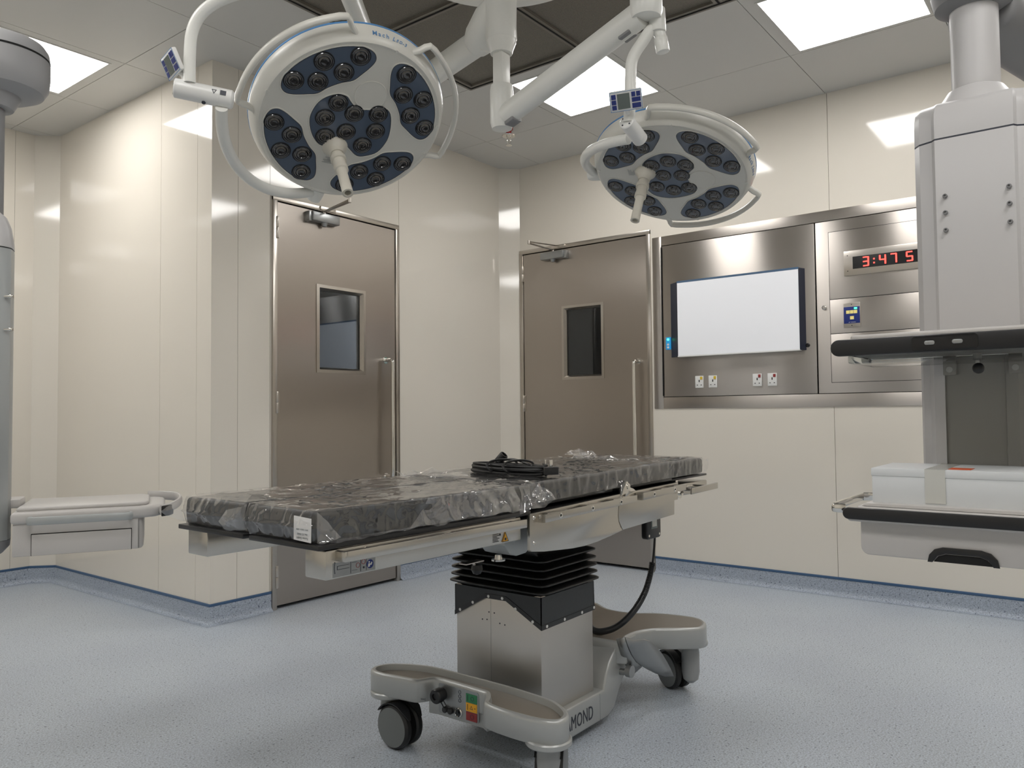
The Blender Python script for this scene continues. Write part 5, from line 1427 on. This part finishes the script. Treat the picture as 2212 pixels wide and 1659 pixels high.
# lower shelf with drawer
lo = RB(shelf(.872, .890, 2.165, 2.50, Y0-.045, Y1+.04), 'lower_shelf', M['pend_shelf'])
for i, q in enumerate((.0, .012)):
    pass
MB().box(2.150, 2.50, Y1+.02, Y0-.028, .852, .876, bev=.008, seg=3).build('shelf_edge', M['pend_shelf'], lo)
MB().box(2.175, 2.195, Y1+.04, Y0-.06, .889, .893, bev=.0015).build('raised_lip', M['pend_shelf'], lo)
MB().prism(rrect(Y1, Y0-.02, .8585, .8885, .0145, 6), 2.141, 2.153, 'x', bev=.003).build('front_strip', M['black'], lo)
# side rail at the left of the shelf
mb = MB().tube([(2.17, Y0-.02, .882), (2.165, Y0+.006, .884), (2.20, Y0+.010, .885), (2.44, Y0+.010, .885), (2.47, Y0+.004, .885), (2.475, Y0-.03, .885)], .008, 12, smooth=4, flat=(1.5, .5))
mb.build('side_rail', M['chrome'], lo)
dr = RB(MB().prism(rrect(Y1+.02, .547, .7665, .90, .02, 5), 2.175, 2.48, 'x', bev=.004), 'drawer_housing', M['pend_shelf'], ang=40)
dr.scale = (1, 1, 1)
mb = MB(); arch = [(.392, .764), (.388, .782), (.376, .796), (.358, .802), (.276, .802), (.256, .796), (.243, .782), (.239, .764), (.252, .764), (.262, .780), (.280, .787), (.352, .787), (.370, .780), (.381, .764)]
mb.prism(arch, 2.169, 2.176, 'x', bev=.0015)
h_ = mb.build('drawer_pull', M['black'], dr)
MB().prism([(.379, .7655), (.368, .779), (.352, .785), (.280, .785), (.264, .779), (.253, .7655)], 2.1735, 2.1752, 'x').build('pull_recess', M['dark'], dr, smooth=False)

# white box on the lower shelf
t = thing('cardboard_box', 'long white box with clear tape and an orange sticker on the lower pendant shelf', 'box', (2.35, .26, .8935))
ob = Vector((2.35, .26, .8935))
def BX(mb, name, m_, par=None):
    o = mb.build(name, m_, par or t)
    if par is None: o.location = -ob
    return o
bx_ = BX(MB().box(2.20, 2.443, -.03, .522, .8935, .975, bev=.002), 'box_body', M['boxw'])
BX(MB().box(2.198, 2.445, -.032, .524, .968, .9885, bev=.0025), 'box_lid', M['boxw'])
BX(MB().box(2.1972, 2.4455, .352, .398, .905, .9892), 'packing_tape', M['tape'])
BX(MB().box(2.225, 2.29, .300, .350, .9884, .9892), 'orange_sticker', M['orange_l'])

# ------------------------------------------------------------------ left-hand ceiling pendant
LA = math.radians(-28); lo3 = (.888, 2.467, 0)
t = thing('ceiling_pendant', 'grey ceiling pendant at the left edge carrying a small shelf with a drawer', 'ceiling pendant', lo3, LA)
def LP(mb, name, m_, par=None, **k): return mb.build(name, m_, par or t, **k)
LP(MB().cyl((-.092, .10, 1.70), (-.092, .10, 2.12), .050, n=36), 'support_pole', M['pend_d'])
LP(MB().lathe([(0, 2.04), (.060, 2.045), (.078, 2.08), (.088, 2.12), (0, 2.12)], (-.080, .10, 0), n=40), 'pole_neck', M['pend_shade'])
hs_ = LP(MB().lathe([(0, 2.080), (.085, 2.083), (.115, 2.098), (.128, 2.120), (.131, 2.15), (.131, 2.196), (.126, 2.199), (.131, 2.202), (.128, 2.225), (.118, 2.240), (.10, 2.246), (0, 2.248)], (-.058, .10, 0), n=64), 'arm_joint', M['pend_shade'], ang=30)
MB().lathe([(.1315, 2.1955), (.1318, 2.1985), (.1315, 2.2015)], (-.058, .10, 0), n=64).build('joint_groove', M['dark'], hs_)
LP(MB().box(-.85, -.06, .0, .2, 2.095, 2.242, bev=.03, seg=4), 'pendant_arm', M['pend_shade'])
LP(MB().cyl((-.80, .10, 2.23), (-.80, .10, H), .07, n=36), 'ceiling_column', M['pend'])
plan = [(-.36, .035), (-.045, .035), (-.030, .043), (-.0155, .062), (-.0135, .095), (-.016, .125), (-.03, .150), (-.36, .150)]
LP(MB().prism(plan, .790, 1.628, 'z', bev=.002), 'service_box', M['pend_alu'], ang=25)
def sc(k, z, c=(-.19, .09)): return [((a-c[0])*k+c[0], (b-c[1])*k+c[1], z) for a, b in plan]
LP(MB().loft([sc(1, 1.631), sc(.995, 1.655), sc(.96, 1.695), sc(.90, 1.722), sc(.80, 1.738)]), 'shoulder_cap', M['pend'], ang=35)
for z in (1.487, 1.392): LP(MB().cyl((-.030, .048, z), (-.006, .040, z), .0042, n=16).cyl((-.014, .0425, z), (-.010, .0415, z), .0065, n=16), 'gas_stud', M['chrome'])
LP(MB().loft([sc(1, .79), sc(.99, .770), sc(.90, .752), sc(.6, .745)][::-1]), 'lower_cap', M['pend_d'], ang=35)
# shelf
sh = LP(MB().prism([(0, .0), (.33, .0), (.375, .02), (.395, .06), (.398, .26), (.375, .295), (.33, .31), (0, .31)], .838, .874, 'z', bev=.012, seg=4), 'shelf', M['pend_shelf'], ang=40)
MB().prism([(.012, .015), (.325, .015), (.345, .03), (.352, .06), (.352, .25), (.34, .28), (.32, .295), (.012, .295)], .873, .885, 'z', bev=.005, seg=3).build('work_surface', M['pend_shelf'], sh, ang=40)
MB().box(-.045, .010, .10, .20, .876, .902, bev=.005).build('mounting_bracket', M['pend_shelf'], sh)
MB().tube([(.345, .300, .878), (.385, .300, .876), (.428, .265, .874), (.440, .20, .872), (.438, .13, .868), (.415, .06, .862), (.385, .020, .858)], .013, 14, smooth=4, flat=(1.1, .55)).build('end_grip', M['pend_shelf'], sh)
MB().prism([(.386, .010), (.410, .030), (.420, .060), (.402, .068), (.386, .045)], .838, .870, 'z', bev=.003).build('black_end_cap', M['black'], sh)
MB().tube([(.052, .0, .850), (.046, -.018, .850), (.060, -.030, .850), (.175, -.030, .850), (.292, -.030, .850), (.306, -.018, .850), (.300, .0, .850)], .012, 12, smooth=4, flat=(.95, .35)).build('front_rail', M['pend_alu'], sh)
db = MB().prism([(.004, .008), (.322, .008), (.333, .02), (.337, .05), (.337, .28), (.004, .28)], .748, .840, 'z', bev=.004).build('drawer_housing', M['pend_shelf'], sh, ang=40)
MB().box(.051, .305, .0035, .009, .749, .808, bev=.0015).build('drawer_front', M['pend_shelf'], db)
MB().box(.0495, .3065, .0068, .0078, .7485, .8105).build('drawer_gap', M['dark'], db, smooth=False)
MB().box(.3245, .3255, .0074, .0085, .75, .835).build('side_seam', M['dark'], db, smooth=False)

S.world = bpy.data.worlds.new('world'); S.world.use_nodes = True
S.world.node_tree.nodes['Background'].inputs[0].default_value = (.02, .02, .02, 1)
vs = S.view_settings
vs.view_transform = 'Standard'; vs.look = 'None'; vs.gamma = 1; vs.use_curve_mapping = False; vs.exposure = 0
S.cycles.max_bounces = 10; S.cycles.transparent_max_bounces = 24; S.cycles.sample_clamp_indirect = 8
